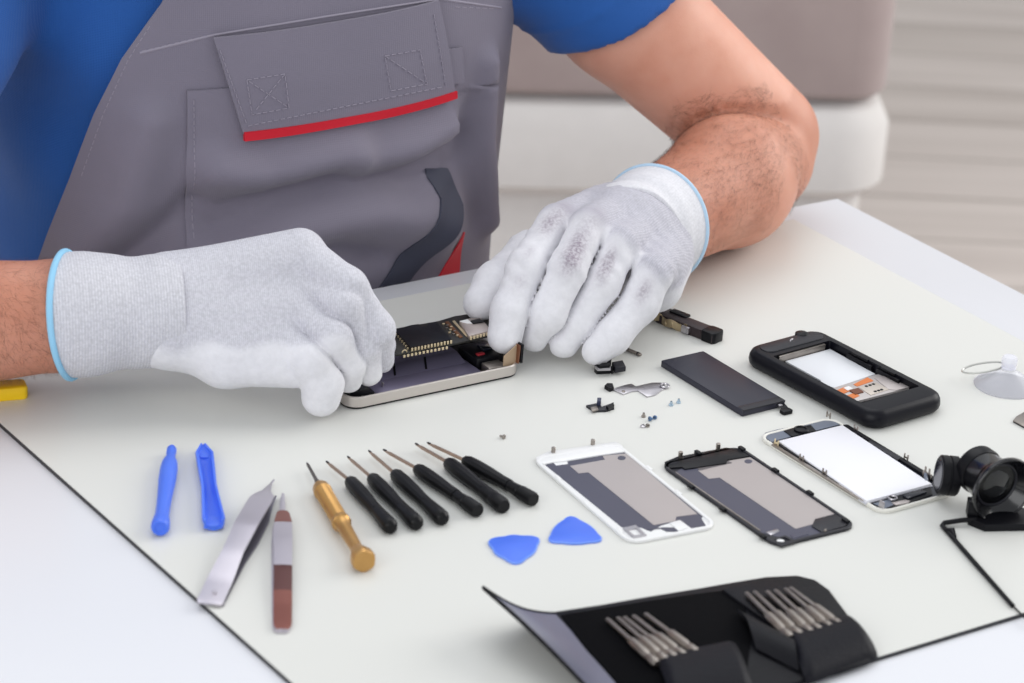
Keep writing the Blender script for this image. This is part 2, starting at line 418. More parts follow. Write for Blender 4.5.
sdf_obj('shirt', shirt_f, (-560, 1600, -66), (150, 2200, 436), 3.4, m_shirt, man)
# hem band of the left sleeve
def ring_pts(f, c, ax, n=48, r1=90, off=0.0, lo=5):
    x, y, _ = basis(ax); x = np.array(x); y = np.array(y); dirs = np.array([x*math.cos(2*PI*k/n)+y*math.sin(2*PI*k/n) for k in range(n)])
    a = np.full(n, float(lo)); b = np.full(n, float(r1))
    for _ in range(24):
        m = (a+b)/2; v = f(c + dirs*m[:, None]) < 0; a = np.where(v, m, a); b = np.where(v, b, m)
    return c + dirs*(a+off)[:, None]

# trousers (below the table) and the bib
def trousers_f(P):
    d = np.maximum(torso(P, 9), P[:, 2]+58)
    for s in (-1, 1):
        h = CT + E1*s*88 + np.array([0, 0, -330]); k = CT + E1*s*105 + E2*400 + np.array([0, 0, -275]); f = k - E2*25 + np.array([0, 0, -400])
        d = smin(d, chain(P, [(h, 88), (k, 66), (f, 58)], 14), 16)
    return d
sdf_obj('trousers', trousers_f, (-420, 1440, -752), (260, 2160, -40), 9, m_over, man)
EDGE = [(163, 0), (150, 18), (122, 58), (96, 112), (72, 178), (46, 248), (30, 292)]
EU = sorted([uv(x, y)[::-1] for x, y in EDGE if y >= 0] + [(330., uv(163, 0)[0]-.25), (-130., uv(30, 292)[0]+.25)])
ez = [e[0] for e in EU]; et = [e[1] for e in EU]
ztop = 300.0
def bib_pt(u, v):
    z = -110 + v*(ztop+110)
    tl = float(np.interp(z, ez, et)); tr = -.75 if z < 120 else float(np.interp(z, [120, 180, 300], [-.55, -.05, .3]))
    t = tr + u*(tl-tr)
    return onbody(t, z, 12.5)
bm = BM(); grid(bm, bib_pt, 130, 110, -3.0); bib = obj('overalls_bib', bm, m_over, man, world=True, angle=60)
def patch(name, quad, off, mat, parent, nu=30, nv=24, thick=2.2, sag=0.0):
    q = [uv(*c, off) for c in quad]                # top-left, top-right, bottom-right, bottom-left
    def fn(a, b):
        t = (q[0][0]*(1-a)+q[1][0]*a)*(1-b) + (q[3][0]*(1-a)+q[2][0]*a)*b
        z = (q[0][1]*(1-a)+q[1][1]*a)*(1-b) + (q[3][1]*(1-a)+q[2][1]*a)*b
        return onbody(t, z, off + sag*b*math.sin(PI*(.15+.7*a)))
    bm = BM(); grid(bm, lambda a, b: fn(b, a), nv, nu, -thick); return obj(name, bm, mat, parent, world=True, angle=60), fn
pocket, pk = patch('chest_pocket', [(187, 90), (450, 48), (446, 288), (186, 300)], 13, m_over, bib, 44, 34, 1.8)
flap, fp = patch('pocket_flap', [(213, 37), (437, 0), (453, 92), (243, 134)], 16.5, m_over, bib, 40, 22, 2.4, 0)
patch('red_piping', [(243, 131), (454, 90), (454, 97), (243, 140)], 17, m_red, bib, 40, 4, 3.2, 0)[0]['label'] = 'red piping under the pocket flap'
patch('pen_slot', [(441, 50), (461, 47), (463, 82), (449, 84)], 14, m_over, bib, 6, 8, 1.5)
def strip(name, line, wpx, off, mat, thick=1.2):
    pts = []
    for (x0, y0), (x1, y1) in zip(line, line[1:]):
        for k in range(8): pts.append((x0+(x1-x0)*k/8, y0+(y1-y0)*k/8))
    pts.append(line[-1]); L = []
    for i, p in enumerate(pts):
        a, b = np.array(pts[max(i-1, 0)]), np.array(pts[min(i+1, len(pts)-1)]); d = (b-a)/np.linalg.norm(b-a); n = np.array([-d[1], d[0]])
        L.append([onbody(*uv(*(np.array(p)+n*w), off), off) for w in (-wpx/2, -wpx/4, 0, wpx/4, wpx/2)])
    L = np.array(L); N = len(L)
    bm = BM(); grid(bm, lambda a, b: L[min(int(round(a*(N-1))), N-1), int(round(b*4))], N-1, 4, thick); return obj(name, bm, mat, bib, world=True, angle=60)
strip('dark_band', [(445, 172), (446, 200), (424, 238), (386, 296)], 21, 15.1, m_band)['label'] = 'dark grey band sewn across the bib'
patch('red_patch', [(459, 231), (461, 231), (458, 285), (432, 288)], 14.7, m_red, bib, 8, 12, 1)[0]['label'] = 'small red gusset'
def seam(name, lines, off, r=.45, dash=True):
    for line in lines:
        P = []; bm = BM()
        for (x0, y0), (x1, y1) in zip(line, line[1:]):
            n = max(2, int(math.hypot(x1-x0, y1-y0)/2.2))
            P += [onbody(*uv(x0+(x1-x0)*k/n, y0+(y1-y0)*k/n, off), off) for k in range(n)]
        if dash:
            for i in range(0, len(P)-2, 3): tube(bm, P[i:i+3], r, 5)
        else: tube(bm, P, r, 6)
        obj(name, bm, m_stitch, bib, world=True)
seam('stitching', [[(142, 51), (214, 34)], [(150, 26), (128, 60), (103, 115), (80, 180)], [(455, 7), (500, 9)]], 12.3)
seam('stitching', [[(194, 100), (194, 245)]], 15.1)
seam('stitching', [[(220, 50), (247, 125)], [(446, 86), (433, 8)]], 19.2, .4)
seam('flap_stitching', [[(248, 126), (448, 86)], [(247, 80), (285, 74), (289, 108), (252, 115), (247, 80), (289, 108)], [(285, 74), (252, 115)], [(385, 56), (420, 50), (427, 84), (391, 91), (385, 56), (427, 84)]], 19.2, .4)
seam('top_hem', [[(140, 53), (214, 35), (330, 16), (440, -1), (503, 8)]], 12.2, 1.0, False)

# ------------------------------------------------------------------ gloves
def glove_mat(name, knit, coatc, ribs, rib_on_coat):
    m = bpy.data.materials.new(name); m.use_nodes = True; nt = m.node_tree; b = nt.nodes['Principled BSDF']; b.inputs['Roughness'].default_value = .85; b.inputs['Sheen Weight'].default_value = .15
    N = nt.nodes.new; Lk = nt.links.new
    def at(n): a = N('ShaderNodeAttribute'); a.attribute_name = n; return a.outputs['Fac']
    def mth(op, x, y=None):
        q = N('ShaderNodeMath'); q.operation = op
        for i, v in enumerate((x, y)):
            if v is None: continue
            if isinstance(v, (int, float)): q.inputs[i].default_value = v
            else: Lk(v, q.inputs[i])
        return q.outputs[0]
    def mix(f, a, c):
        q = N('ShaderNodeMix'); q.data_type = 'RGBA'
        for s, v in (('Factor', f), ('A', a), ('B', c)):
            if isinstance(v, tuple): q.inputs[s].default_value = v
            elif isinstance(v, (int, float)): q.inputs[s].default_value = v
            else: Lk(v, q.inputs[s])
        return q.outputs['Result']
    tc = N('ShaderNodeTexCoord'); n1 = N('ShaderNodeTexNoise'); n1.inputs['Scale'].default_value = 560; n1.inputs['Detail'].default_value = 3; Lk(tc.outputs['Object'], n1.inputs['Vector'])
    n2 = N('ShaderNodeTexNoise'); n2.inputs['Scale'].default_value = 120; Lk(tc.outputs['Object'], n2.inputs['Vector'])
    r1 = N('ShaderNodeMapRange'); r1.inputs['From Min'].default_value = .35; r1.inputs['From Max'].default_value = .65; Lk(n1.outputs['Fac'], r1.inputs['Value'])
    dark = tuple(v*.80 for v in lin(knit)[:3]) + (1,)
    base = mix(r1.outputs['Result'], dark, lin(knit))
    s = mth('SINE', mth('MULTIPLY', at('rib'), 2*PI/ribs)); s01 = mth('ADD', mth('MULTIPLY', s, .5), .5)
    coat = at('coat'); rm = mth('SUBTRACT', 1.0, coat)
    base = mix(mth('MULTIPLY', mth('MULTIPLY', s01, rm), .42 if not rib_on_coat else .5), base, tuple(v*.66 for v in lin(knit)[:3]) + (1,))
    n3 = N('ShaderNodeTexNoise'); n3.inputs['Scale'].default_value = 210; n3.inputs['Detail'].default_value = 5; Lk(tc.outputs['Object'], n3.inputs['Vector'])
    r3 = N('ShaderNodeMapRange'); r3.inputs['From Min'].default_value = .3; r3.inputs['From Max'].default_value = .7; Lk(n3.outputs['Fac'], r3.inputs['Value'])
    cc = mix(r3.outputs['Result'], tuple(v*.91 for v in lin(coatc)[:3]) + (1,), lin(coatc))
    base = mix(mth('MULTIPLY', coat, .9), base, cc)
    st = mth('MULTIPLY', at('stain'), mth('ADD', mth('MULTIPLY', r1.outputs['Result'], .45), .4))
    base = mix(st, base, lin((128, 112, 128))); Lk(base, b.inputs['Base Color'])
    bp = N('ShaderNodeBump'); bp.inputs['Strength'].default_value = .35; bp.inputs['Distance'].default_value = .0006
    hgt = mth('ADD', mth('MULTIPLY', mth('MULTIPLY', s, rm), .35), n1.outputs['Fac']); Lk(hgt, bp.inputs['Height'])
    Lk(bp.outputs['Normal'], b.inputs['Normal'])
    return m
KN, CO = (222, 221, 228), (235, 234, 238)
m_cuffR = glove_mat('ribbed_knit', KN, CO, 1.75, True); m_handR = glove_mat('mottled_knit', (220, 219, 227), CO, 1.2, False)
m_cuffL = glove_mat('fine_knit', (228, 227, 232), CO, 1.5, True); m_handL = glove_mat('worn_knit', (202, 200, 210), CO, 1.35, False)
m_trim = M('light_blue_trim', (150, 206, 238), .8, bump=(900, .2))
zero = lambda V: np.zeros(len(V))
def sstep(x, a, b): t = np.clip((x-a)/(b-a), 0, 1); return t*t*(3-2*t)
def multi_tube(lines): 
    bm = BM()
    for p, r in lines: tube(bm, p, r, 10, True)
    return bm

m_trimL = M('pale_blue_trim', (186, 214, 236), .8)
def build_glove(label, hand_f, cuff_f, hem, ax, boxes, mh, mc, hattr, cattr, trim):
    g = bpy.data.objects.new('glove', None); C.objects.link(g); g.parent = man; g['label'] = label
    inv = (Matrix.Translation(man.location)).inverted()
    def put(o): o.parent = g; return o
    h, V, Q = sdf_obj('hand', hand_f, boxes[0], boxes[1], 1.5, mh, man, hattr); put(h)
    c, V2, Q2 = sdf_obj('cuff', cuff_f, boxes[2], boxes[3], 1.4, mc, man, cattr); put(c)
    rp = ring_pts(cuff_f, hem - ax*1.2, trim[2], 64, 70, .3)
    t = obj('cuff_trim', multi_tube([(rp, trim[0])]), trim[1], man, world=True); put(t); t['label'] = 'light blue hem of the glove'
    return g

# his right hand (palm down, little finger towards the camera)
fR = {'idx': [(300, 254, 88, 13.5), (347, 288, 76, 12), (375, 330, 50, 11.5), (378, 359, 25, 10)],
      'mid': [(301, 273, 76, 14), (343, 304, 68, 13.2), (364, 341, 43, 12.6), (366, 368, 22, 11.4)],
      'rin': [(297, 306, 62, 13), (331, 336, 52, 12.6), (348, 359, 33, 12.2), (348, 374, 20.5, 11.4)],
      'pin': [(282, 337, 46, 13.5), (310, 358, 40, 12.4), (323, 382, 24, 12), (321, 397, 14, 11.8)]}
FR = {k: [(U(a, b, z), r) for a, b, z, r in v] for k, v in fR.items()}
TR = [(U(220, 292, 46), 16), (U(300, 290, 46), 15), (U(352, 320, 38), 12), (U(379, 345, 24), 10.5)]
axR = (HEMR-WRR)/np.linalg.norm(HEMR-WRR)
def palmR(P):
    d = None
    for k, w in (('idx', (172, 283, 70, 17)), ('mid', (170, 298, 62, 19)), ('rin', (170, 320, 52, 19)), ('pin', (172, 337, 44, 18))):
        c = cap(P, U(*w[:3]), FR[k][0][0], w[3], FR[k][0][1]+1.5); d = c if d is None else smin(d, c, 10)
    d = smin(d, chain(P, [(U(178, 338, 38), 15), (U(225, 357, 34), 16.5), (U(293, 362, 33), 15)], 8), 10)
    d = smin(d, chain(P, [(WRR+axR*8, 29), (U(190, 310, 54), 27)], 4), 14)
    return d
def wr(P, pts, amp, w):
    r = np.zeros(len(P))
    for a, b in pts: r += amp*np.exp(-(seg_dist(P, U(*a), U(*b))/w)**2)
    return r
def fingers(P, d, pm, FG, kp, kf):
    ds = []
    for k in ('idx', 'mid', 'rin', 'pin'):
        c = chain(P, FG[k], 5); ds.append((k, c)); d = smin(d, smin(pm, c, kp), kf)
    for (ka, a), (kb, b) in zip(ds, ds[1:]):
        o = (FG[ka][0][0]+FG[kb][0][0])/2; u = (FG[ka][1][0]+FG[kb][1][0])/2 - o; u = u/np.linalg.norm(u)
        d = d + 1.8*np.exp(-((a-b)/2.8)**2)*np.clip(((P-o) @ u-1)/9, 0, 1)
    return d
def handR(P):
    pm = palmR(P); d = pm
    d = fingers(P, d, pm, FR, 3, .7)
    d = smin(d, smin(pm, chain(P, TR, 6), 8), 2)
    # wrinkles where the cloth bunches at the knuckles and the heel of the hand
    d = d - wr(P, [((305, 300, 82), (322, 322, 70)), ((292, 345, 60), (318, 372, 44)), ((222, 352, 52), (262, 356, 50)), ((315, 262, 100), (340, 285, 92))], 1.3, 4)
    d = d + wr(P, [((262, 372, 48), (276, 366, 50)), ((330, 392, 28), (338, 386, 30)), ((240, 368, 48), (268, 380, 44)), ((332, 350, 62), (346, 356, 52))], 1.5, 3.2)
    return d
def rc(P): return (P-WRR) @ axR              # mm from the wrist towards the elbow
LR = np.linalg.norm(HEMR-WRR)
_c = np.array([0, 0, CH])-HEMR; _c = _c/np.linalg.norm(_c); nR = axR - .36*(_c - axR*(_c @ axR)); nR = nR/np.linalg.norm(nR)
def cuffR(P):
    t = rc(P)
    d = chain(P, [(HEMR+axR*20, 37), (HEMR-axR*10, 35.6), (WRR, 32), (U(178, 311, 55), 31)], 8)
    d = d + .5*np.sin(t/4.5+P[:, 2]/17)*np.exp(-((t-18)/16)**2) + 2.0*np.exp(-(seg_dist(P, U(128, 362, 40), U(134, 345, 56))/3.)**2) + 1.8*np.exp(-(seg_dist(P, U(139, 362, 40), U(143, 350, 52))/2.6)**2)
    d = np.maximum(d, (P-HEMR) @ nR); d = np.maximum(d, -t-12)
    return d
coatR = lambda V: np.clip(sstep(-(V-U(230, 352, 42)) @ np.array([.0, .75, .66]) + .12*(V-U(230, 345, 42)) @ np.array([1, 0, 0]) + 2*np.sin(V[:, 0]/6), -4, 3), 0, 1)
build_glove('right glove, pale grey knit with ribbed cuff', handR, cuffR, HEMR, axR, ((-245, 1590, -4), (-45, 1745, 118), (-300, 1575, 0), (-180, 1705, 112)), m_handR, m_cuffR,
            {'coat': coatR, 'stain': zero, 'rib': rc}, {'coat': zero, 'stain': zero, 'rib': rc}, (2.0, m_trim, nR))

# his left hand (back of the hand up, fingers towards the camera)
fL = {'idx': [(557, 224, 72, 13), (527, 268, 57, 12.3), (511, 311, 35, 12.2), (505, 336, 21, 11.2)],
      'mid': [(589, 228, 76, 13), (567, 270, 59, 12.4), (547, 314, 34, 12.4), (535, 334, 18, 11.2)],
      'rin': [(620, 246, 68, 12.6), (602, 284, 48.5, 12.3), (577, 324, 25, 12.2), (564, 341, 15, 10.8)],
      'pin': [(652, 274, 54, 13), (639, 303, 37, 12.7), (611, 336, 20, 11.8), (597, 349, 13.5, 10.4)]}
FLh = {k: [(U(a, b, z), r) for a, b, z, r in v] for k, v in fL.items()}
TL = [(U(592, 240, 46), 17), (U(530, 256, 42), 15.5), (U(496, 284, 36), 13.5), (U(481, 303, 29), 11.5)]
axL = (HEML-SEAML)/np.linalg.norm(HEML-SEAML)
def palmL(P):
    d = None
    for k, w in (('idx', (606, 212, 56, 18)), ('mid', (624, 216, 58, 19)), ('rin', (642, 232, 52, 19)), ('pin', (662, 252, 42, 19))):
        c = cap(P, U(*w[:3]), FLh[k][0][0], w[3], FLh[k][0][1]-.5); d = c if d is None else smin(d, c, 6)
    d = smin(d, chain(P, [(U(662, 262, 32), 18), (U(655, 284, 32), 18)], 6), 10)
    d = smin(d, chain(P, [(SEAML+axL*12, 31), (SEAML-axL*6, 30.5), (U(618, 232, 50), 25)], 5), 12)
    return d
def handL(P):
    pm = palmL(P); d = pm
    d = fingers(P, d, pm, FLh, 2.5, .6)
    d = smin(d, smin(pm, chain(P, TL, 6), 8), 1.8)
    d = d - wr(P, [((559, 205, 92), (566, 198, 90)), ((596, 213, 90), (600, 222, 90))], 1.2, 5)
    d = d + .35*np.sin(P @ np.array([.42, .31, .2])+2*np.sin(P[:, 2]/9))*np.exp(-((P[:, 2]-62)/16)**2)
    d = d + wr(P, [((605, 238, 80), (614, 262, 64)), ((575, 215, 88), (572, 235, 80)), ((648, 268, 62), (632, 280, 56))], 1.4, 3.5)
    return d
def lc(P): return (P-SEAML) @ axL
LL = np.linalg.norm(HEML-SEAML)
def cuffL(P):
    t = lc(P)
    d = chain(P, [(HEML+axL*25, 38.5), (HEML, 37.5), (SEAML-axL*4, 32.6), (SEAML-axL*20, 30)], 8)
    d = d + .9*np.sin(t/3.2)*np.exp(-((t-12)/16)**2)
    d = np.maximum(d, t-LL); return np.maximum(d, -t-14)
def coatL(V):
    r = np.zeros(len(V))
    for f in FLh.values():
        (a, ra), (b, rb) = f[0], f[1]; t = (V-a) @ (b-a)/np.linalg.norm(b-a)
        near = np.min([seg_dist(V, p, q) for (p, _), (q, _) in zip(f, f[1:])], axis=0)
        r = np.maximum(r, sstep(t + 1.5*np.sin(V[:, 0]/3), -6, 6)*sstep(-near, -19, -15))
    r = np.maximum(r, sstep(40-V[:, 2], 0, 8)); near = np.min([seg_dist(V, p, q) for (p, _), (q, _) in zip(TL, TL[1:])], axis=0)
    return np.clip(np.maximum(r, sstep(-near, -22, -17)), 0, 1)
STAINS = [(572, 256, 11, 1.0, 'mid'), (580, 240, 10, .7, 'mid'), (519, 280, 7, .4, 'idx'), (548, 222, 9, .75, 'idx'), (606, 268, 8, .8, 'rin'), (612, 256, 7, .6, 'rin'), (645, 290, 7, .75, 'pin'), (566, 206, 13, .6, 'idx'), (598, 212, 15, .45, 'mid'), (530, 250, 6, .4, 'idx')]
def stainL(V):
    r = np.zeros(len(V)); q = proj(V); dep = (V-np.array([0, 0, CH])) @ CF
    for x, y, w, a, fk in STAINS:
        m = np.where(np.hypot(q[:, 0]-x, q[:, 1]-y) < 3)[0]
        if not len(m): continue
        c = V[m[np.argmin(dep[m])]]; f = FLh[fk]; u = f[1][0]-f[0][0]; u = u/np.linalg.norm(u); d = V-c; al = d @ u
        r += a*np.exp(-((d*d).sum(1)-al*al)/(w*.62)**2 - (al/(w*1.25))**2)
    return np.clip(r, 0, 1)
bL = np.array([FLh['pin'][0][0]-FLh['idx'][0][0]])[0]; bL = bL/np.linalg.norm(bL)
ribL = lambda V: (V-SEAML) @ bL
build_glove('left glove, off-white with grey smudges over the knuckles', handL, cuffL, HEML, axL, ((-60, 1695, -4), (150, 1960, 112), (20, 1835, 0), (190, 1990, 105)), m_handL, m_cuffL,
            {'coat': coatL, 'stain': stainL, 'rib': ribL}, {'coat': lambda V: np.full(len(V), .5), 'stain': zero, 'rib': ribL}, (1.3, m_trimL, axL))

# hair on the arms
def hair(name, sel, axis, n, length):
    f = BQ[RNG.permutation(len(BQ))]; cen = BV[f].mean(1); ok = np.where(sel(cen))[0]
    if len(ok) == 0: return
    pick = ok[RNG.integers(0, len(ok), n)]
    q = BV[f[pick]]; w = RNG.dirichlet(np.ones(4), n); P = (q*w[..., None]).sum(1)
    nr = np.cross(q[:, 1]-q[:, 0], q[:, 2]-q[:, 0]); nr /= np.linalg.norm(nr, axis=1, keepdims=True)+1e-9
    e = 1.0; g = np.stack([body_f(P+np.eye(3)[i]*e)-body_f(P-np.eye(3)[i]*e) for i in range(3)], 1); nr = g/(np.linalg.norm(g, axis=1, keepdims=True)+1e-9)
    P = P - body_f(P)[:, None]*nr
    d = axis[None] + RNG.normal(0, .45, (n, 3)); d -= nr*(d*nr).sum(1, keepdims=True); d /= np.linalg.norm(d, axis=1, keepdims=True)
    L = length*RNG.uniform(.5, 1.2, n)[:, None]; s = np.cross(nr, d)*.04
    p1 = P + d*L*.5 + nr*L*.22; p2 = P + d*L + nr*L*.26 + np.array([0, 0, -.6])
    V = np.concatenate([P-s, P+s, p1-s*.8, p1+s*.8, p2]); i = np.arange(n)
    me = bpy.data.meshes.new(name); me.from_pydata(V.tolist(), [], np.concatenate([np.stack([i, i+n, i+3*n], 1), np.stack([i, i+3*n, i+2*n], 1), np.stack([i+2*n, i+3*n, i+4*n], 1)]).tolist())
    o = link(name, me, m_hair, man, world=True); tag(o, kind='stuff'); return o
near = lambda c, a, b, r: seg_dist(c, a, b) < r
dl = (HEML-ELB)/np.linalg.norm(HEML-ELB); dr = (HEMR-ELR)/np.linalg.norm(HEMR-ELR)
hair('arm_hair', lambda c: near(c, ELB, HEML, 54) & ((c-HEML) @ dl < -4) & ((c-ELB) @ dl > 16) & (c[:, 2] > 25), dl, 9000, 8)
hair('arm_hair', lambda c: near(c, HEMR-dr*170, HEMR, 54) & ((c-HEMR) @ dr < -3), dr*.5+np.array([0, -.3, -.6]), 8000, 9)
# ================================================================== THINGS ON THE BOARD
m_black = M('black_plastic', (14, 14, 18), .36, var=(30, .3, (15, 15, 20)), spec=.25)
m_char = M('charcoal_plastic', (26, 26, 33), .42, var=(30, .3, (31, 31, 39)))
m_white = M('white_plastic', (236, 236, 236), .3)
m_steel = M('steel', (205, 202, 205), .28, 1.0, var=(60, .3, (190, 187, 192)))
m_dsteel = M('dull_steel', (172, 165, 158), .38, 1.0, var=(90, .3, (140, 132, 126)))
m_gold = M('gold_contacts', (226, 208, 172), .35, .6)
m_slate = M('slate_film', (72, 72, 88), .4, var=(20, .3, (77, 77, 93)))
m_foil = M('silver_beige_foil', (190, 182, 180), .42, .55, var=(14, .3, (180, 172, 170)))
m_blue = M('blue_nylon', (70, 112, 232), .42, var=(40, .3, (78, 122, 238)), sss=.1)
def gp(pts, px, py, s): return [(px + x/s, py + y/s) for x, y in pts]
class Pose:
    def __init__(s, x, y, a): s.x, s.y, s.a = x, y, a
    def loc(s, pts, z=0.0):
        out = []
        for p in pts:
            q = U(p[0], p[1], p[2] if len(p) > 2 else z); dx, dy = q[0]-s.x, q[1]-s.y; c, n = math.cos(s.a), math.sin(s.a)
            out.append((dx*c+dy*n, -dx*n+dy*c))
        return out
    def thing(s, name, label, cat, group=None, z=0): return thing(name, label, cat, (s.x, s.y, z), s.a, group)
def plate(name, pts, z0, z1, mat, parent, bev=.1): bm = BM(); prism(bm, pts, z0, z1, bev); return obj(name, bm, mat, parent)

# ---- phone back panels
W = lambda p: gp(p, 524, 430, 5.12)
K = lambda p: gp(p, 654, 430, 4.876)
def back_panel(ps, label, m_rim, name='phone_back_panel'):
    t = ps.thing(name, label, 'phone back', 'phone back panels')
    bm = BM(); prism(bm, rrect(-57.6, 57.6, -29.3, 29.3, 8.8, 8), 0, 1.0, 0, bot=.4); obj('shell', bm, m_rim, t)
    bm = BM(); frame(bm, rrect(-57.6, 57.6, -29.3, 29.3, 8.8, 8), rrect(-55.4, 55.2, -27, 27, 6.6, 8), .9, 2.0, .35); obj('rim', bm, m_rim, t)
    return t
def post(t, p, r=1.0, h=4.2, z=1.5):
    bm = BM(); lathe(bm, [(0, r), (h-.3, r), (h, r*.7), (h, 0)], (p[0], p[1], z), (0, 0, 1), 12); obj('post', bm, m_dsteel, t)
pw = Pose(70.3, 1559.07, -1.05138)
t = back_panel(pw, 'white phone back panel lying inside up, left of the black one', m_white)
plate('top_band', inset(pw.loc(W([(62, 165), (60, 140), (120, 112), (470, 60), (505, 80), (520, 112), (400, 128), (220, 158), (150, 166), (105, 176)]), 1.6), .2), .9, 1.9, m_white, t, .2)
plate('slate_sheet', pw.loc(W([(105, 176), (148, 166), (165, 182), (226, 174), (222, 160), (400, 129), (455, 124), (522, 111), (925, 432), (908, 452), (932, 490), (858, 503), (800, 460), (700, 490), (650, 520), (600, 500), (500, 498)]), 1.1), .95, 1.12, m_slate, t, 0)
plate('foil_sheet', pw.loc(W([(236, 184), (415, 152), (402, 132), (455, 127), (524, 120), (888, 430), (780, 444), (775, 466), (665, 487), (330, 217), (280, 222)]), 1.2), 1.1, 1.25, m_foil, t, 0)
plate('sticker_dot', pw.loc(W(circ(500, 143, 21, 18, 11)), 1.3), 1.24, 1.32, m_slate, t, 0)
plate('lower_block', pw.loc(W([(745, 476), (798, 462), (838, 500), (790, 516)]), 1.5), 1.0, 1.7, m_white, t)
bm = BM(); frame(bm, pw.loc(W([(505, 502), (572, 488), (628, 538), (560, 552)]), 1.6), pw.loc(W([(530, 512), (574, 504), (606, 534), (566, 541)]), 1.6), 1.0, 1.9, .1); obj('camera_window', bm, m_steel, t)
plate('lower_strip', pw.loc(W([(625, 512), (712, 498), (790, 500), (790, 520), (730, 520), (700, 505)]), 1.2), 1.0, 1.35, m_slate, t)
for p in ((150, 112), (352, 72)): post(t, pw.loc(W([p]), 2)[0], 1.3, 3.6)
for p in ((318, 372), (490, 512), (175, 245), (640, 195), (790, 320)):
    x, y = pw.loc(W([p]), 1.8)[0]; bm = BM(); prism(bm, rrect(x-3, x+3, y-1.1, y+1.1, .5, 2), 1.2, 2.3, .2); obj('clip', bm, m_white, t)
pb = Pose(147.839, 1567.16, -.98169)
t = back_panel(pb, 'black phone back panel lying inside up, between the white one and the screen assembly', m_char)
plate('top_band', inset(pb.loc(K([(48, 178), (50, 155), (110, 130), (350, 85), (410, 92), (470, 128), (360, 146), (355, 162), (150, 192), (135, 182), (75, 186)]), 1.8), .3), .9, 2.0, m_black, t, .25)
plate('slate_sheet', pb.loc(K([(105, 205), (135, 188), (150, 194), (360, 150), (470, 130), (920, 430), (890, 405), (960, 450), (800, 520), (700, 545), (560, 510), (520, 500)]), 1.1), .95, 1.1, m_slate, t, 0)
plate('foil_sheet', pb.loc(K([(215, 198), (380, 162), (362, 150), (468, 132), (886, 408), (785, 434), (790, 455), (690, 482), (320, 232), (268, 238)]), 1.2), 1.1, 1.25, m_foil, t, 0)
plate('brown_strip', pb.loc(K([(205, 182), (360, 150), (380, 160), (225, 198)]), 1.25), 1.1, 1.3, M('grey_brown_film', (98, 92, 94), .5), t, 0)
plate('sticker_dot', pb.loc(K(circ(460, 153, 20, 18, 10)), 1.3), 1.24, 1.32, m_slate, t, 0)
plate('lower_block', pb.loc(K([(785, 436), (885, 412), (950, 450), (930, 470), (820, 500), (770, 470)]), 1.5), 1.05, 1.8, m_char, t)
bm = BM(); frame(bm, pb.loc(K([(560, 535), (640, 515), (700, 545), (620, 568)]), 1.6), pb.loc(K([(585, 537), (638, 524), (675, 544), (622, 558)]), 1.6), 1.0, 1.9, .1); obj('camera_window', bm, m_char, t)
bm = BM(); x, y = pb.loc(K([(617, 540)]), 1.5)[0]; lathe(bm, [(0, 2.2), (.5, 2.2), (.7, 1.8), (.7, 0)], (x, y, 1.0), (0, 0, 1), 16); obj('flash_disc', bm, m_white, t)
plate('bright_bracket', pb.loc(K([(545, 498), (600, 482), (612, 490), (570, 512)]), 1.5), 1.1, 1.5, m_steel, t)
plate('lower_film', pb.loc(K([(665, 512), (740, 496), (755, 508), (680, 528)]), 1.4), 1.05, 1.4, m_slate, t)
bm = BM(); prism(bm, [(x, y) for x, y in pb.loc(K([(100, 207), (106, 204), (520, 488), (514, 491)]), 1.7)], 1.0, 1.75, 0); obj('metal_edge', bm, m_dsteel, t)
for p in ((128, 132), (312, 92)): post(t, pb.loc(K([p]), 2)[0], 1.4, 4.2)
for p in ((215, 112), (428, 92), (592, 198), (760, 308), (935, 442), (335, 385), (180, 275), (530, 518)):
    x, y = pb.loc(K([p]), 2)[0]; bm = BM(); prism(bm, rrect(x-2.6, x+2.6, y-1.4, y+1.4, .6, 2), 1.2, 3.0, .3); obj('clip', bm, m_black, t)
x, y = pb.loc(K([(835, 492)]), 2)[0]; post(t, (x, y), .8, 1.6)

# ---- screen assembly
G = lambda p: gp(p, 750, 400, 4.876)
pd = Pose(208.907, 1617.77, -.94141)
t = pd.thing('screen_assembly', 'white framed phone screen lying face down with bright white backlight plate', 'phone screen')
m_glassdark = M('dark_glass', (30, 32, 42), .12); m_greyfilm = M('blue_grey_film', (108, 115, 130), .4)
m_cream = M('cream_plastic', (232, 230, 222), .35)
bm = BM(); prism(bm, rrect(-57.6, 57.6, -29.3, 29.3, 8.8, 8), 0, 1.3, 0, bot=.4); obj('front_glass', bm, m_cream, t)
bm = BM(); frame(bm, rrect(-57.6, 57.6, -29.3, 29.3, 8.8, 8), rrect(-55.8, 55.8, -27.5, 27.5, 7.2, 8), 1.2, 2.4, .4); obj('bezel', bm, m_cream, t)
plate('inner_mask', inset(rrect(-55.8, 55.8, -27.5, 27.5, 7.2, 8), .2), 1.25, 1.5, m_glassdark, t, 0)
plate('top_film', inset(pd.loc(G([(60, 172), (72, 158), (130, 142), (385, 95), (412, 102), (442, 119), (135, 196), (105, 207)]), 1.8), .4), 1.45, 1.8, m_greyfilm, t)
plate('camera_seat', pd.loc(G([(165, 150), (205, 138), (296, 122), (322, 150), (205, 178)]), 2.2), 1.6, 2.4, m_black, t)
x, y = pd.loc(G([(250, 146)]), 2.6)[0]; bm = BM(); lathe(bm, [(0, 4.6), (1.2, 4.6), (1.5, 4.2), (1.5, 3.2), (.9, 3.0), (.9, 0)], (x, y, 2.2), (0, 0, 1), 24); obj('earpiece', bm, m_black, t)
q = pd.loc(G([(140, 199), (450, 122), (880, 412), (570, 492)]), 3.6)
q[2] = (q[1][0]+q[3][0]-q[0][0], q[1][1]+q[3][1]-q[0][1])
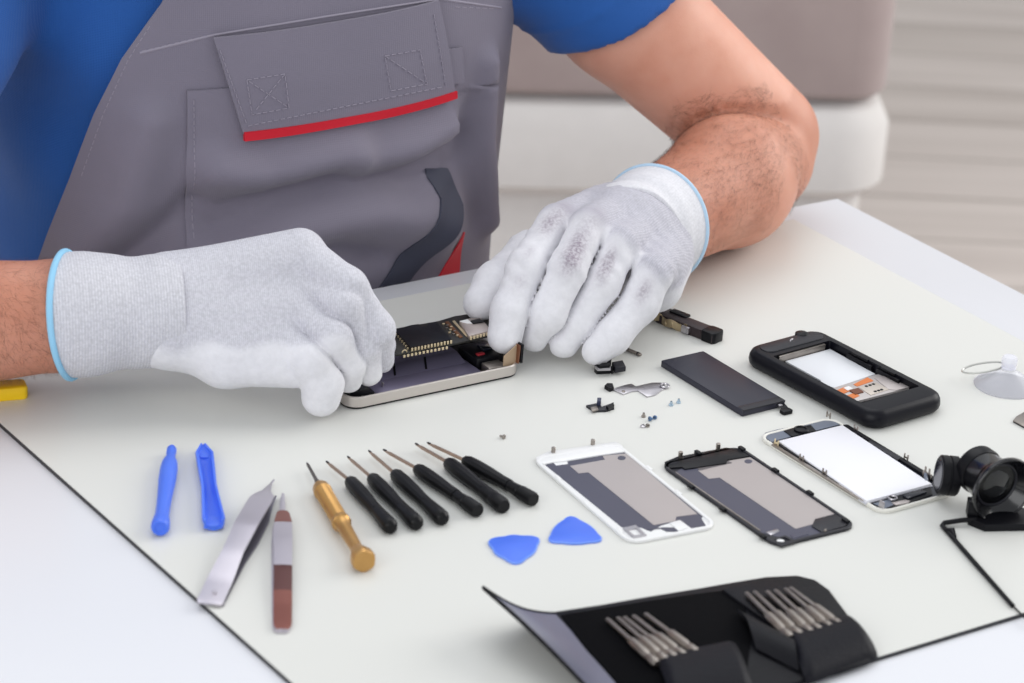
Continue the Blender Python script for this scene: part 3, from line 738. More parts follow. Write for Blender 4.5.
plate('backlight_plate', q, 2.2, 3.6, M('white_backlight', (238, 238, 244), .35), t, .15)
plate('backlight_tray', [(a*1.02-.6, b*1.04) for a, b in q], 1.5, 2.3, M('backlight_edge', (196, 196, 204), .4), t, .1)
plate('side_rail', pd.loc(G([(118, 205), (142, 200), (575, 475), (566, 492)]), 2.6), 1.5, 2.7, m_black, t)
plate('side_rail', pd.loc(G([(455, 120), (478, 120), (905, 378), (890, 388)]), 2.8), 1.5, 2.9, m_black, t)
plate('rail_tape', pd.loc(G([(575, 205), (590, 197), (738, 280), (720, 292)]), 3.0), 2.0, 3.2, m_char, t)
plate('metal_rail', pd.loc(G([(105, 215), (116, 210), (560, 490), (550, 494)]), 2.4), 1.4, 2.5, m_dsteel, t)
plate('lower_flex', pd.loc(G([(585, 497), (690, 470), (840, 415), (880, 425), (890, 462), (800, 498), (650, 536)]), 1.7), 1.4, 1.9, m_black, t)
plate('lower_flex_film', pd.loc(G([(600, 505), (680, 485), (700, 512), (655, 530)]), 1.9), 1.8, 2.1, m_greyfilm, t)
plate('connector', pd.loc(G([(745, 465), (830, 437), (862, 450), (770, 482)]), 2.6), 1.8, 3.0, m_glassdark, t, .2)
plate('ribbon', pd.loc(G([(690, 500), (760, 486), (782, 492), (770, 502), (712, 512)]), 2.4), 1.9, 2.5, m_foil, t)
x, y = pd.loc(G([(695, 478)]), 3)[0]; bm = BM(); tube(bm, [(x+2.6*math.cos(k*PI/8), y+2.6*math.sin(k*PI/8), 3.2) for k in range(16)], .55, 6, True); obj('spring_ring', bm, m_steel, t)
def hclip(t, p, ang=0.0, mat=None, h=4.0):
    x, y = p; bm = BM()
    for s in (-1, 1): prism(bm, rrect(x+s*1.5-.45, x+s*1.5+.45, y-.35, y+.35, .1, 1), 1.6, 1.8+h, .1)
    prism(bm, rrect(x-1.9, x+1.9, y-.3, y+.3, .1, 1), 1.6+h*.38, 1.6+h*.62, .1); obj('spring_clip', bm, mat or m_dsteel, t)
for p in ((382, 84), (515, 152), (760, 292), (128, 222), (250, 295), (362, 365)): hclip(t, pd.loc(G([p]), 2.0)[0], mat=m_gold if p[0] in (128,) else None)
x, y = pd.loc(G([(640, 530)]), 1.6)[0]; bm = BM(); box(bm, x-2, x+2, y-.4, y+.4, 1.3, 6.6, .2); obj('screw_tab', bm, m_steel, t)
x, y = pd.loc(G([(862, 378)]), 2)[0]; bm = BM(); box(bm, x-3.5, x+3.5, y-.5, y+.5, 1.4, 5.4, .2); obj('metal_tab', bm, m_dsteel, t)
for s in (-2, 1.4): 
    bm = BM(); box(bm, x+s-.4, x+s+.6, y-.4, y+.4, 5.2, 8.4, .1); obj('spring_clip', bm, m_dsteel, t)
bm = BM(); tube(bm, [(x-1, y, 4), (x+1, y-2, 3.6), (x+4, y-4, 3), (x+6, y-7, 2.4)], [1.2, 1.2, 1.1, 1], 8); obj('flex_cable', bm, m_greyfilm, t)

# ---- battery
c4 = [U(661, 367), U(742, 417), U(788, 405.5)]
ang = math.atan2(c4[1][1]-c4[0][1], c4[1][0]-c4[0][0]); dv = np.array([math.cos(ang), math.sin(ang)]); wv = np.array([-dv[1], dv[0]])
Lb = 83.5; Wb = 34.0; cx, cy = np.array(c4[1][:2]) - dv*Lb/2 + wv*Wb/2
pt = Pose(cx, cy, ang); t = pt.thing('phone_battery', 'flat charcoal phone battery with a small connector tail', 'battery')
bm = BM(); prism(bm, rrect(-Lb/2, Lb/2, -Wb/2, Wb/2, .9, 3), 0, 4.4, .5, bot=.4); obj('cell', bm, M('charcoal_wrap', (38, 38, 51), .42, var=(12, .3, (42, 42, 55))), t)
bm = BM(); prism(bm, rrect(Lb/2-6, Lb/2+.4, -Wb/2+.4, Wb/2-.4, .5, 2), 3.8, 4.55, .2); obj('end_tape', bm, m_char, t)
bm = BM(); grid(bm, lambda a, b: (Lb/2-.5+9*a, Wb/2-6+5*b-2*a, 2.4-1.2*a+.6*math.sin(a*PI)), 10, 3, .4); obj('connector_tail', bm, m_black, t)
bm = BM(); prism(bm, rrect(Lb/2+5.5, Lb/2+10.5, Wb/2-9.5, Wb/2-2, 1.2, 3), .3, 2.4, .3); obj('connector', bm, m_black, t)
bm = BM(); prism(bm, rrect(Lb/2+.3, Lb/2+3, Wb/2-7, Wb/2-4.6, .3, 2), 2.2, 3.4, .2); obj('metal_tab', bm, m_steel, t)

# ---- old phone with its back cover off
Hh = lambda p: gp(p, 730, 310, 4.6545)
q = U(843.5, 378.5, 6); ph = Pose(q[0], q[1], math.radians(-50.5))
t = ph.thing('mobile_phone', 'thick dark mobile phone lying face down with its battery cover off', 'phone')
HL_, HW_ = 60.5, 32.5; m_rub = M('soft_navy_black', (12, 12, 19), .36, var=(20, .3, (15, 15, 23)), spec=.25)
oo = rrect(-HL_, HL_, -HW_, HW_, 12, 10)
inn = ph.loc(Hh([(205, 214), (468, 138), (893, 358), (592, 430)]), 12)
ix0 = min(p[0] for p in inn)+1; ix1 = max(p[0] for p in inn)-1; iy0 = min(p[1] for p in inn)+1.5; iy1 = max(p[1] for p in inn)-1.5
ii = rrect(ix0, ix1, iy0, iy1, 1.5, 10)
bm = BM(); n = len(oo)
rings = [(inset(oo, 5), 0), (inset(oo, 2), .9), (inset(oo, .5), 2.8), (oo, 5), (inset(oo, .4), 8), (inset(oo, 1.6), 10.4), (inset(oo, 3.6), 11.8), (inset(oo, 5.2), 12.2)]
vs = [[bm.verts.new((x, y, z)) for x, y in p] for p, z in rings]; vs.append([bm.verts.new((x, y, 12.2)) for x, y in ii]); vs.append([bm.verts.new((x, y, 6.4)) for x, y in ii])
for a, b in zip(vs, vs[1:]):
    for i in range(n): bm.faces.new((a[i], a[(i+1) % n], b[(i+1) % n], b[i]))
bm.faces.new(vs[0][::-1]); bm.faces.new(vs[-1]); obj('body', bm, m_rub, t)
bm = BM(); prism(bm, rrect(-HL_+5.5, ix0-4, -HW_+7, HW_-7, 6, 8), 11.9, 12.9, .6); obj('camera_cap', bm, m_char, t)
x, y = ph.loc(Hh([(335, 108)]), 13)[0]; bm = BM(); lathe(bm, [(0, 4.6), (1.6, 4.4), (2.2, 3.4), (2.3, 0)], (x, y, 11.4), (0, 0, 1), 20); obj('camera_lens', bm, m_black, t)
bm = BM(); tube(bm, [(x+6, y-16, 12.9), (x+4.5, y-14, 13.2), (x+4, y-12, 13.1)], .5, 6); obj('latch', bm, m_steel, t)
plate('label_plate', ph.loc(Hh([(258, 237), (466, 181), (676, 297), (488, 362), (432, 345), (420, 325)]), 7.4), 6.3, 7.4, M('white_label', (226, 228, 232), .45), t, .1)
sim = plate('sim_tray', ph.loc(Hh([(588, 424), (480, 362), (676, 300), (762, 292), (872, 350)]), 8.0), 6.3, 7.9, M('tray_grey', (196, 190, 188), .4, .3), t, .1)
m_or = M('orange_flex', (216, 122, 62), .45)
plate('orange_label', ph.loc(Hh([(575, 345), (640, 312), (668, 328), (592, 354)]), 8.3), 7.9, 8.2, m_or, sim, 0)
plate('orange_label', ph.loc(Hh([(498, 372), (535, 356), (566, 372), (528, 388)]), 8.3), 7.9, 8.2, m_or, sim, 0)
plate('orange_label', ph.loc(Hh([(545, 396), (580, 384), (604, 398), (572, 412)]), 8.3), 7.9, 8.2, m_or, sim, 0)
plate('white_chip', ph.loc(Hh([(528, 362), (552, 354), (572, 364), (548, 374)]), 8.5), 7.9, 8.5, m_white, sim, 0)
plate('brown_chip', ph.loc(Hh([(556, 374), (596, 362), (622, 380), (584, 392)]), 8.5), 7.9, 8.6, M('brown_chip_body', (110, 62, 40), .5), sim, 0)
plate('sim_card', ph.loc(Hh([(672, 315), (760, 294), (868, 350), (775, 372), (735, 366)]), 8.4), 7.8, 8.3, m_foil, sim, .1)
plate('sim_cage', ph.loc(Hh([(600, 358), (680, 335), (740, 368), (655, 395)]), 8.4), 7.8, 8.3, M('cage_beige', (206, 196, 186), .4, .3), sim, .1)
for px, py in ((635, 354), (652, 349), (668, 344), (676, 378), (692, 374), (706, 370)):
    x, y = ph.loc(Hh([(px, py)]), 8.5)[0]; bm = BM(); prism(bm, rrect(x-.9, x+.9, y-.9, y+.9, .3, 2), 8.2, 8.6, .05); obj('contact', bm, m_black, sim)
for a, b in ((.22, .5), (.55, .8)):
    x0 = ix0+(ix1-ix0)*a; x1 = ix0+(ix1-ix0)*b; bm = BM(); prism(bm, rrect(x0, x1, iy1-2.4, iy1+.2, .4, 2), 6.4, 10.4, .2); obj('side_latch', bm, m_black, t)
    bm = BM(); prism(bm, rrect(x0+3, x1-5, iy1-1.2, iy1+1.4, .3, 2), 11.2, 12.5, .2); obj('clip_slot', bm, m_black, t)
bm = BM(); prism(bm, rrect(ix0+16, ix0+26, iy0-.2, iy0+2.2, .4, 2), 6.4, 9.5, .2); obj('side_latch', bm, m_black, t)
bm = BM(); box(bm, ix0-.2, ix0+1.4, iy0+5, iy1-5, 6.4, 11.2, .2); obj('contact_strip', bm, m_dsteel, t)
x, y = ph.loc(Hh([(458, 356)]), 8)[0]; bm = BM(); lathe(bm, [(0, 1.6), (.8, 1.6), (1.0, 1.2), (1.0, 0)], (x, y, 7), (0, 0, 1), 14); obj('screw_head', bm, m_steel, t)

# ---- opened phone in his hands
_a, _b = U(350, 411.8), U(521.5, 375.5); _an = math.atan2(_b[1]-_a[1], _b[0]-_a[0]); _L = float(np.hypot(*(_b-_a)[:2])); _m = (_a+_b)/2
po = Pose(_m[0]-math.sin(_an)*29.3, _m[1]+math.cos(_an)*29.3, _an); t = po.thing('smartphone', 'opened silver-rimmed smartphone lying on the board between the two gloves', 'phone')
pr = rrect(-57.6, 57.6, -29.3, 29.3, 8.8, 8)
bm = BM(); prism(bm, inset(pr, .3), 0, 1.6, .2, bot=.4); obj('front_glass', bm, m_black, t)
bm = BM(); frame(bm, pr, inset(pr, 1.7), 1.4, 8.0, .5); obj('metal_frame', bm, M('champagne_metal', (205, 198, 192), .38, .55), t)
m_tray = M('violet_grey_tray', (132, 126, 150), .3, .5, var=(18, .3, (116, 110, 134)))
plate('inner_plate', inset(pr, 1.8), 1.4, 2.6, m_black, t)
plate('battery_tray', rrect(-37, 34, -26.5, 8, 2, 3), 2.4, 5.0, m_tray, t, .5)
bm = BM(); grid(bm, lambda a, b: (-34+66*a, -7+22*b, 5.1+3.4*min(1, b*2.2)), 12, 10, 1.2); obj('shield_plate', bm, m_tray, t)
for x in (-16, 5):
    bm = BM(); grid(bm, lambda a, b: (x+1.4*a+4.5*b, -6+10*b, 5.35+3.4*min(1, (1+10*b)/22*2.2)), 2, 8, .15); obj('slot', bm, m_black, t)
plate('left_block', rrect(-54, -38, -24, -2, 2, 3), 2.4, 6.6, m_black, t, .5)
plate('left_flex', [(-52, -20), (-36, -14), (-34, -9), (-50, -12)], 6.6, 8.4, m_glassdark, t, .3)
plate('right_block', rrect(36, 54.5, -14, 10, 2, 3), 2.4, 8.8, m_black, t, .5)
plate('right_module', rrect(37, 49, -26, -16, 1, 3), 2.4, 7.6, m_dsteel, t, .4)
plate('red_part', rrect(39, 44, -9, -6, .5, 2), 8.8, 9.8, M('dark_red_part', (150, 34, 44), .5), t, .2)
plate('chip', rrect(46, 53, -4, 4, .5, 2), 8.8, 10.2, m_glassdark, t, .2)
plate('bright_pin', rrect(-29, -28.2, -16, -13.5, .2, 2), 5.0, 7.4, m_steel, t, .1)
for x, y in ((-47, -25), (-42, -25.5), (52, -22), (33, -25)):
    bm = BM(); lathe(bm, [(0, 1.5), (.8, 1.5), (1, 1.1), (1, 0)], (x, y, 5.2), (0, 0, 1), 12); obj('screw_head', bm, m_dsteel, t)
bm = BM(); grid(bm, lambda a, b: (46.5+8.8*a, -26+.5*a, 6+8*b+6*a*b), 5, 8, .5); obj('tan_flex_cable', bm, M('tan_polyimide', (176, 152, 126), .5), t)
bm = BM(); grid(bm, lambda a, b: (56.0+.5*b, -28+7*a, 8+12*b), 5, 6, .8); fx = obj('brown_flex_cable', bm, M('brown_polyimide', (112, 70, 48), .5), t)
bm = BM(); box(bm, 57.0, 58.6, -28, -22.5, 8, 20.5, .3); obj('flex_connector', bm, m_black, t)
for k in range(4): bm = BM(); box(bm, 57.6, 58.9, -27.4, -26.2, 10+2.3*k, 11.2+2.3*k, .1); obj('connector_pin', bm, m_dsteel, t)

for _o in t.children_recursive: _o.data.transform(Matrix.Scale(_L/115.2, 4, (1, 0, 0)))

# ---- logic board held by both gloves
B5 = lambda p: gp(p, 340, 290, 4.88)
q = U(440, 335, 22); pl = Pose(q[0], q[1], math.radians(34)); ZB = 19.5
t = pl.thing('logic_board', 'slim circuit board with black and silver shields held up between the gloves', 'circuit board')
out = pl.loc(B5([(225, 205), (262, 190), (480, 152), (560, 128), (742, 100), (760, 205), (740, 220), (560, 262), (300, 314), (240, 320)]), ZB+1)
plate('board', out, ZB, ZB+1.1, M('dark_pcb', (20, 20, 20), .5, var=(300, .2, (46, 43, 37))), t)
sh = plate('black_shield', pl.loc(B5([(265, 192), (350, 170), (385, 165), (392, 178), (428, 176), (425, 160), (472, 155), (546, 240), (345, 280)]), ZB+3.4), ZB+1.1, ZB+3.4, m_black, t, .2)
ss = plate('silver_shield', pl.loc(B5([(583, 152), (640, 135), (690, 138), (738, 196), (628, 224)]), ZB+3.2), ZB+1.1, ZB+3.2, M('shield_silver', (202, 190, 184), .35, .7), t, .2)
plate('chip', pl.loc(B5([(636, 150), (680, 140), (708, 155), (650, 164)]), ZB+3.6), ZB+3.1, ZB+3.8, m_black, t)
plate('white_label', pl.loc(B5([(584, 152), (622, 143), (645, 163), (620, 163)]), ZB+3.4), ZB+3.1, ZB+3.5, m_white, t, 0)
plate('copper_strip', pl.loc(B5([(512, 155), (528, 150), (600, 228), (584, 232)]), ZB+1.6), ZB+1.0, ZB+1.6, M('copper_brown', (128, 88, 58), .4, .6), t)
plate('gold_strip', pl.loc(B5([(548, 150), (560, 147), (626, 222), (616, 225)]), ZB+1.6), ZB+1.0, ZB+1.5, m_gold, t)
def edge_row(a, b, n, z0, z1, w):
    a, b = pl.loc(B5([a, b]), ZB+1)
    for k in range(n):
        s = (k+.5)/n; x = a[0]+(b[0]-a[0])*s; y = a[1]+(b[1]-a[1])*s
        bm = BM(); prism(bm, rrect(x-w/2, x+w/2, y-.45, y+.25, .1, 1), z0, z1, .08); obj('gold_pad', bm, m_gold, t)
edge_row((343, 301), (549, 260), 13, ZB+.9, ZB+3.3, 1.25); edge_row((630, 244), (742, 216), 7, ZB+.9, ZB+3.0, 1.4); edge_row((304, 319), (530, 274), 12, ZB-.6, ZB+1.0, 1.5); edge_row((262, 205), (335, 298), 8, ZB+.9, ZB+2.6, 1.2)
for k in range(9):
    x, y = pl.loc(B5([(505+5*k+(k % 3)*14, 165+7*k)]), ZB+1.5)[0]; bm = BM(); box(bm, x-.8, x+.8, y-.5, y+.5, ZB+1, ZB+1.9, .1); obj('chip_capacitor', bm, m_dsteel if k % 2 else m_gold, t)
x, y = pl.loc(B5([(312, 304)]), ZB+1)[0]; bm = BM(); tube(bm, [(x+1.6*math.cos(k*PI/6), y-.6, ZB+1.2+1.6*math.sin(k*PI/6)) for k in range(12)], .4, 6, True); obj('gold_ring', bm, m_gold, t)

# ---- six black screwdrivers and the gold one
def two(a, b, za, zb):
    A, Bq = U(a[0], a[1], za), U(b[0], b[1], zb); d = Bq-A; return A, d, np.linalg.norm(d)
LBL = ['first black screwdriver beside the gold one, rounded handle end', 'second black screwdriver from the gold one, rounded handle end', 'third black screwdriver from the gold one, handle with hexagonal end',
       'fourth black screwdriver from the gold one, with stepped turning cap', 'fifth black screwdriver from the gold one, thick handle and cap', 'black screwdriver farthest from the gold one, stepped turning cap']
SD = [((327, 462), (349, 480), (392, 528.5), 0), ((348, 457), (371, 477), (418, 525), 0), ((369, 451), (394, 473), (444, 520), 0), ((384, 450), (416, 468), (478, 511), 1), ((416, 444), (447, 462), (504, 507), 2), ((428, 443), (464, 460), (534, 500), 1)]
m_shank = M('bronze_steel', (176, 154, 138), .32, 1.0)
m_grip = M('black_grip', (9, 9, 12), .4, spec=.3)
for lb, (tip, neck, end, st) in zip(LBL, SD):
    A, d, Ls = two(tip, neck, 4.0, 4.2); Bn, dh, Lh = two(neck, end, 4.2, 4.4)
    an = math.atan2(dh[1], dh[0]); ps = Pose(Bn[0], Bn[1], an)
    t = ps.thing('screwdriver', lb, 'screwdriver', 'black precision screwdrivers')
    k = {0: 1.1, 1: 1.07, 2: 1.16}[st]
    pf = [(0, 0), (0, 2.0), (1.2, 2.9), (4, 3.7), (12, 4.05), (24, 3.9), (34, 3.45), (40, 3.5)]
    pf = [(a*Lh/63, r*k) for a, r in pf]
    bm = BM(); lathe(bm, pf + [(41*Lh/63, 3.5*k), (41*Lh/63, 0)], (0, 0, 4.2), (1, 0, .003), 48, lambda a, tt: 1+.022*math.cos(12*a)); obj('handle', bm, m_grip, t)
    if st == 0: pc = [(40.5, 0), (40.5, 3.5), (48, 3.9), (56, 4.3), (60, 4.25), (62, 3.6), (63, 2.4), (63, 0)]
    elif st == 1: pc = [(40.5, 0), (40.5, 3.2), (46, 3.5), (50, 3.75), (50.6, 3.3), (51.4, 3.3), (52, 4.15), (61, 4.25), (63, 3.6), (63, 0)]
    else: pc = [(40.5, 0), (40.5, 3.5), (50, 4.1), (51, 3.9), (52, 4.1), (60, 4.3), (63, 3.5), (63, 0)]
    pc = [(a*Lh/63, r*k) for a, r in pc]
    hx = (lambda a, tt: 1-.045*(1+math.cos(6*a))/2)
    bm = BM(); lathe(bm, pc, (0, 0, 4.2), (1, 0, .003), 36, hx); obj('turning_cap', bm, m_grip, t)
    dl_ = ps.loc([tip], 4.0)[0]
    bm = BM(); v = Vector((dl_[0], dl_[1], 0)); L_ = v.length; lathe(bm, [(-1, .0), (-1, 1.05), (L_*.82, 1.05), (L_*.86, .85), (L_, .55), (L_, 0)], (0, 0, 4.2), (v.x, v.y, -.4), 14); sk = obj('shaft', bm, m_shank, t)
    bm = BM(); lathe(bm, [(0, 0), (0, .72), (2.2, .6), (3.0, .3), (3.0, 0)], (v.x*.93, v.y*.93, 4.15), (v.x, v.y, -.4), 10); obj('tip', bm, m_char, sk)
A, d, Ls = two((307, 463), (318.5, 485), 4.6, 5.2); Bn, dh, Lh = two((318.5, 484), (367, 566), 5.2, 6.6)
ps = Pose(Bn[0], Bn[1], math.atan2(dh[1], dh[0])); t = ps.thing('screwdriver', 'gold coloured screwdriver with flared flat end cap, left of the black ones', 'screwdriver')
m_brass = M('brushed_brass', (204, 160, 100), .36, .75, var=(50, .3, (186, 142, 82)))
ax_ = (1, 0, 1.4/Lh); kn = lambda a, tt: 1+.02*math.cos(20*a)
bm = BM(); lathe(bm, [(0, 0), (0, 2.0), (2, 3.4), (5, 4.7), (9, 5.1), (9.5, 5.3), (11, 5.3), (11.5, 4.9), (47, 4.8), (48, 4.4), (48, 0)], (0, 0, 5.2), ax_, 48, kn); obj('handle', bm, m_brass, t)
bm = BM(); lathe(bm, [(47, 0), (47, 4.2), (47.6, 5.4), (51, 5.5), (52, 4.6), (58, 4.0), (80, 3.5), (84, 3.6), (84, 0)], (0, 0, 5.2), ax_, 40); obj('neck', bm, m_brass, t)
bm = BM(); lathe(bm, [(83, 0), (83, 3.6), (88, 5.2), (92, 6.6), (97, 6.8), (98.5, 6.3), (98.2, 3.0), (97.6, 0)], (0, 0, 5.2), ax_, 36, lambda a, tt: 1-.06*(1+math.cos(6*a))/2); obj('end_cap', bm, m_brass, t)
v = Vector(ps.loc([(307, 463)], 4.6)[0]+(0,)); L_ = v.length
bm = BM(); lathe(bm, [(-1, 0), (-1, 2.2), (2, 1.8), (6, 1.1), (L_*.9, .95), (L_, .5), (L_, 0)], (0, 0, 5.2), (v.x, v.y, -.6), 14); obj('shaft', bm, M('dark_steel', (112, 106, 104), .35, 1.0), t)

# ---- blue pry tools
A, d, L_ = two((172, 448), (160, 529), 4, 5); ps = Pose(A[0], A[1], math.atan2(d[1], d[0]))
t = ps.thing('pry_tool', 'round blue plastic pry stick, farther left of the two', 'pry tool', 'blue pry tools'); s = L_/103
bm = BM(); lathe(bm, [(0, 0), (0, 1.8), (3, 2.9), (8, 2.9), (11, 2.5), (14, 2.9), (22, 4.6), (30, 5.1), (44, 5.0), (60, 4.3), (78, 3.9), (88, 4.0), (92, 4.6), (97, 5.1), (101, 5.2), (103, 4.4), (103, 3.0), (102.4, 2.4), (102.4, 0)], (0, 0, 4.4), (1, 0, .008), 32); o_ = obj('body', bm, m_blue, t); o_.data.transform(Matrix.Scale(s, 4, (1, 0, 0)))
A, d, L_ = two((203, 446), (214, 525), 4, 4); ps = Pose(A[0], A[1], math.atan2(d[1], d[0]))
t = ps.thing('pry_tool', 'blue plastic pry tool with a hollow open channel, right of the round one', 'pry tool', 'blue pry tools')
def chan(a, b):
    x = L_*a; w = np.interp(a, [0, .06, .12, .3, .55, .8, .95, 1], [1.5, 3.2, 5.2, 4.9, 4.4, 5.6, 6.4, 5.6]); th = (b-.5)*2*1.9
    dz = np.interp(a, [0, .1, .2, 1], [.35, .6, 1, 1]); return (x, w*math.sin(th)*1.02, 5.4-5.0*math.cos(th)*dz*.98)
bm = BM(); grid(bm, chan, 40, 16, -1.3); obj('channel', bm, m_blue, t)
bm = BM(); prism(bm, [(L_-9, -4.4), (L_-2, -5.4), (L_, 0), (L_-2, 5.4), (L_-9, 4.4), (L_-13, 0)], .9, 3.4, .5); obj('heel', bm, m_blue, t)
bm = BM(); prism(bm, [(-2, -1.4), (6, -3.4), (15, -2.4), (15, 2.4), (6, 3.4), (-2, 1.4)], 1.6, 4.2, .6); obj('tip', bm, m_blue, t)

# ---- tweezers
def strip_arm(pts, thick, seg=6):
    """pts: (x, half width, y centre, z)"""
    X = np.array(pts, float); u = np.linspace(0, 1, len(X)); bm = BM()
    def fn(a, b):
        x, w, y, z = [float(np.interp(a, u, X[:, i])) for i in range(4)]; return (x, y + w*(2*b-1), z - .25*(2*b-1)**2)
    return grid(bm, fn, (len(X)-1)*seg, 6, thick)
A, d, L_ = two((274, 479), (214, 596), 3, 2); ps = Pose(A[0], A[1], math.atan2(d[1], d[0])); s = L_/150
t = ps.thing('tweezers', 'wide silver tweezers with a broad flat rear end, larger of the pair', 'tweezers', 'tweezers')
m_satin = M('satin_steel', (206, 201, 208), .34, .8, var=(25, .3, (192, 187, 194)))
bm = strip_arm([(0, .5, 0, 3), (8, .8, 0, 4), (24, 2.6, 1, 7.5), (31, 5.6, 1.2, 8.5), (38, 6.6, 1, 9.5), (70, 6.6, .5, 10.5), (100, 5.8, 0, 8), (128, 7, -.5, 4.2), (149, 7, -.5, 2.6), (151, 6.2, -.5, 2.4)], 1.3); obj('upper_arm', bm, m_satin, t)
bm = strip_arm([(19, .5, 5.5, 2.6), (27, 1, 5.3, 2.2), (40, 3.0, 4.4, 1.8), (48, 5.0, 3.4, 1.6), (75, 6.2, 2.4, 1.4), (100, 5.8, 1.2, 1.3), (128, 6.8, 0, 1.2), (149, 6.8, 0, 1.25)], 1.1); obj('lower_arm', bm, M('dark_satin_steel', (120, 118, 128), .35, .9), t)
bm = BM(); lathe(bm, [(0, 0), (0, 1.4), (3.4, 1.4), (3.6, 0)], (141, 0, 1.0), (0, 0, 1), 14); obj('rivet', bm, m_satin, t)
A, d, L_ = two((283, 493), (282.5, 627), 3, 2); ps = Pose(A[0], A[1], math.atan2(d[1], d[0]))
t = ps.thing('tweezers', 'slim tweezers with painted red-brown reflections and bright middle, smaller of the pair', 'tweezers', 'tweezers')
m_refl = M('red_brown_reflection', (138, 84, 72), .3, .45, var=(30, .3, (124, 72, 62))); m_refl_dark = M('dark_brown_reflection', (98, 62, 58), .28, .5)  # reflections in the bright steel, painted as red-brown plates
arm = [(0, .8, 0, 3), (22, 1.4, 0, 4), (27, 3.4, 0, 4.6), (40, 4.8, 0, 6), (60, 5.2, 0, 7), (95, 4.9, 0, 6), (130, 4.9, 0, 3.4), (150, 4.8, 0, 2.6), (154, 4.2, 0, 2.4), (156, 2.6, 0, 2.3)]
bm = strip_arm(arm, 1.3); obj('upper_arm', bm, m_satin, t)
bm = strip_arm([(x+1, w, y-.5-.6*math.sin(min(1, x/156)*PI), 1.35) for x, w, y, z in arm], 1.1); obj('lower_arm', bm, m_satin, t)
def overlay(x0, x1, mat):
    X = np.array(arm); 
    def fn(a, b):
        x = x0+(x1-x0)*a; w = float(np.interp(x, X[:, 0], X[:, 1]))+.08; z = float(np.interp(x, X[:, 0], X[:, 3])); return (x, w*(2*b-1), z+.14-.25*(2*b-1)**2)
    bm = BM(); grid(bm, fn, 16, 6, .4); return obj('painted_reflection', bm, mat, t)
overlay(24, 41, m_refl); overlay(92, 117, m_refl_dark); overlay(117, 155.6, m_refl)

# ---- plectrum-shaped opening picks
def pick(label, corners, r, z=.0):
    P = [Vector(U(x, y, .8)[:2]) for x, y in corners]; c = sum(P, Vector((0, 0)))/3; pts = []
    if (P[1]-P[0]).cross(P[2]-P[0]) < 0: P = P[::-1]
    for i in range(3):
        a, b, d = P[i-1], P[i], P[(i+1) % 3]; ea = (a-b).normalized(); ed = (d-b).normalized()
        mid_in = (a+b)/2 + ((a+b)/2-c).normalized()*2.0
        s0, s1 = b+ea*r, b+ed*r
        for k in range(9): tt = k/8; pts.append(s0*(1-tt)**2 + b*2*tt*(1-tt) + s1*tt*tt)
        e0, e1 = s1, d - ed*r; nrm = Vector((ed.y, -ed.x))
        for k in range(1, 6): tt = k/6; pts.append(e0.lerp(e1, tt) + nrm*1.5*math.sin(PI*tt))
    t = thing('opening_pick', label, 'pick', (c.x, c.y, z), 0, 'blue opening picks'); lp = [(p.x-c.x, p.y-c.y) for p in pts]
    plate('blade', lp, 0, 1.3, m_blue, t, .5)
    bm = BM(); tube(bm, [(x*.975, y*.975, .75) for x, y in lp], .62, 8, True); obj('edge', bm, M('pale_blue_edge', (112, 152, 244), .35), t)
pick('blue triangular pick lying nearer the front, pointed towards the black wallet', [(480, 538), (546, 535), (517, 569)], 14)
pick('blue triangular pick close to the white phone back, broad edge in front', [(570, 513), (544, 543), (608, 542)], 10)

# ---- speaker module, SIM pin, camera, bracket, connector, screws
A, d, L_ = two((659, 315), (719, 338), 4, 4); ps = Pose(*U(689, 325, 4)[:2], math.atan2(d[1], d[0]))
t = ps.thing('speaker_module', 'long dark brown speaker module with bent metal clip beside the left glove', 'phone part')
h = L_/2
plate('housing', [(-h, -4), (-h+2, -5.5), (h-9, -5.5), (h-7, -6.5), (h-1, -6.5), (h, -4), (h, 4), (h-2, 6), (-h+16, 6), (-h+12, 8.2), (-h+3, 8.2), (-h, 5.5)], 0, 6.5, M('brown_black_plastic', (52, 42, 44), .45), t, .8)
plate('end_cap', rrect(h-11, h+.4, -6.8, 5.6, 3, 5), .2, 7.4, m_black, t, .8)
plate('top_ridge', rrect(-h+6, -h+20, 2, 8, 1, 3), 6.3, 7.6, m_black, t, .4)
bm = BM(); grid(bm, lambda a, b: (-h+1+26*a, -6.6+1.2*math.sin(a*9), .8+5.2*b+.8*math.sin(a*14)), 30, 3, .7); obj('metal_clip', bm, M('nickel_gold', (190, 172, 140), .3, .9), t)
bm = BM(); tube(bm, [(-h+14+3*math.cos(k*PI/8), -7.2, 3.6+2.4*math.sin(k*PI/8)) for k in range(16)], .6, 6, True); obj('spring_loop', bm, M('nickel_gold', (190, 172, 140), .3, .9), t)
plate('contact_wedge', [(-h+24, -7.4), (-h+30, -7.4), (-h+30, -5), (-h+24, -5)], 1, 5.6, m_steel, t, .2)
A, d, L_ = two((619, 346), (641, 355), 1.2, 1.2); ps = Pose(A[0], A[1], math.atan2(d[1], d[0]))
t = ps.thing('metal_pin', 'thin metal pin lying by the little finger of the left glove', 'pin')
bm = BM(); lathe(bm, [(0, 0), (0, .9), (.3, 1.2), (L_-.6, 1.2), (L_, .8), (L_, 0)], (0, 0, 1.2), (1, 0, 0), 14); obj('shaft', bm, m_dsteel, t)
bm = BM(); lathe(bm, [(L_-3, 0), (L_-3, 1.26), (L_-2, 1.26), (L_-2, 0)], (0, 0, 1.26), (1, 0, 0), 14); obj('collar', bm, m_char, t)
C8 = lambda p: gp(p, 520, 290, 4.88)
q = U(605, 368, 2); ps = Pose(q[0], q[1], 0)
t = ps.thing('camera_module', 'small black camera module with folded ribbon under the left glove', 'camera module')
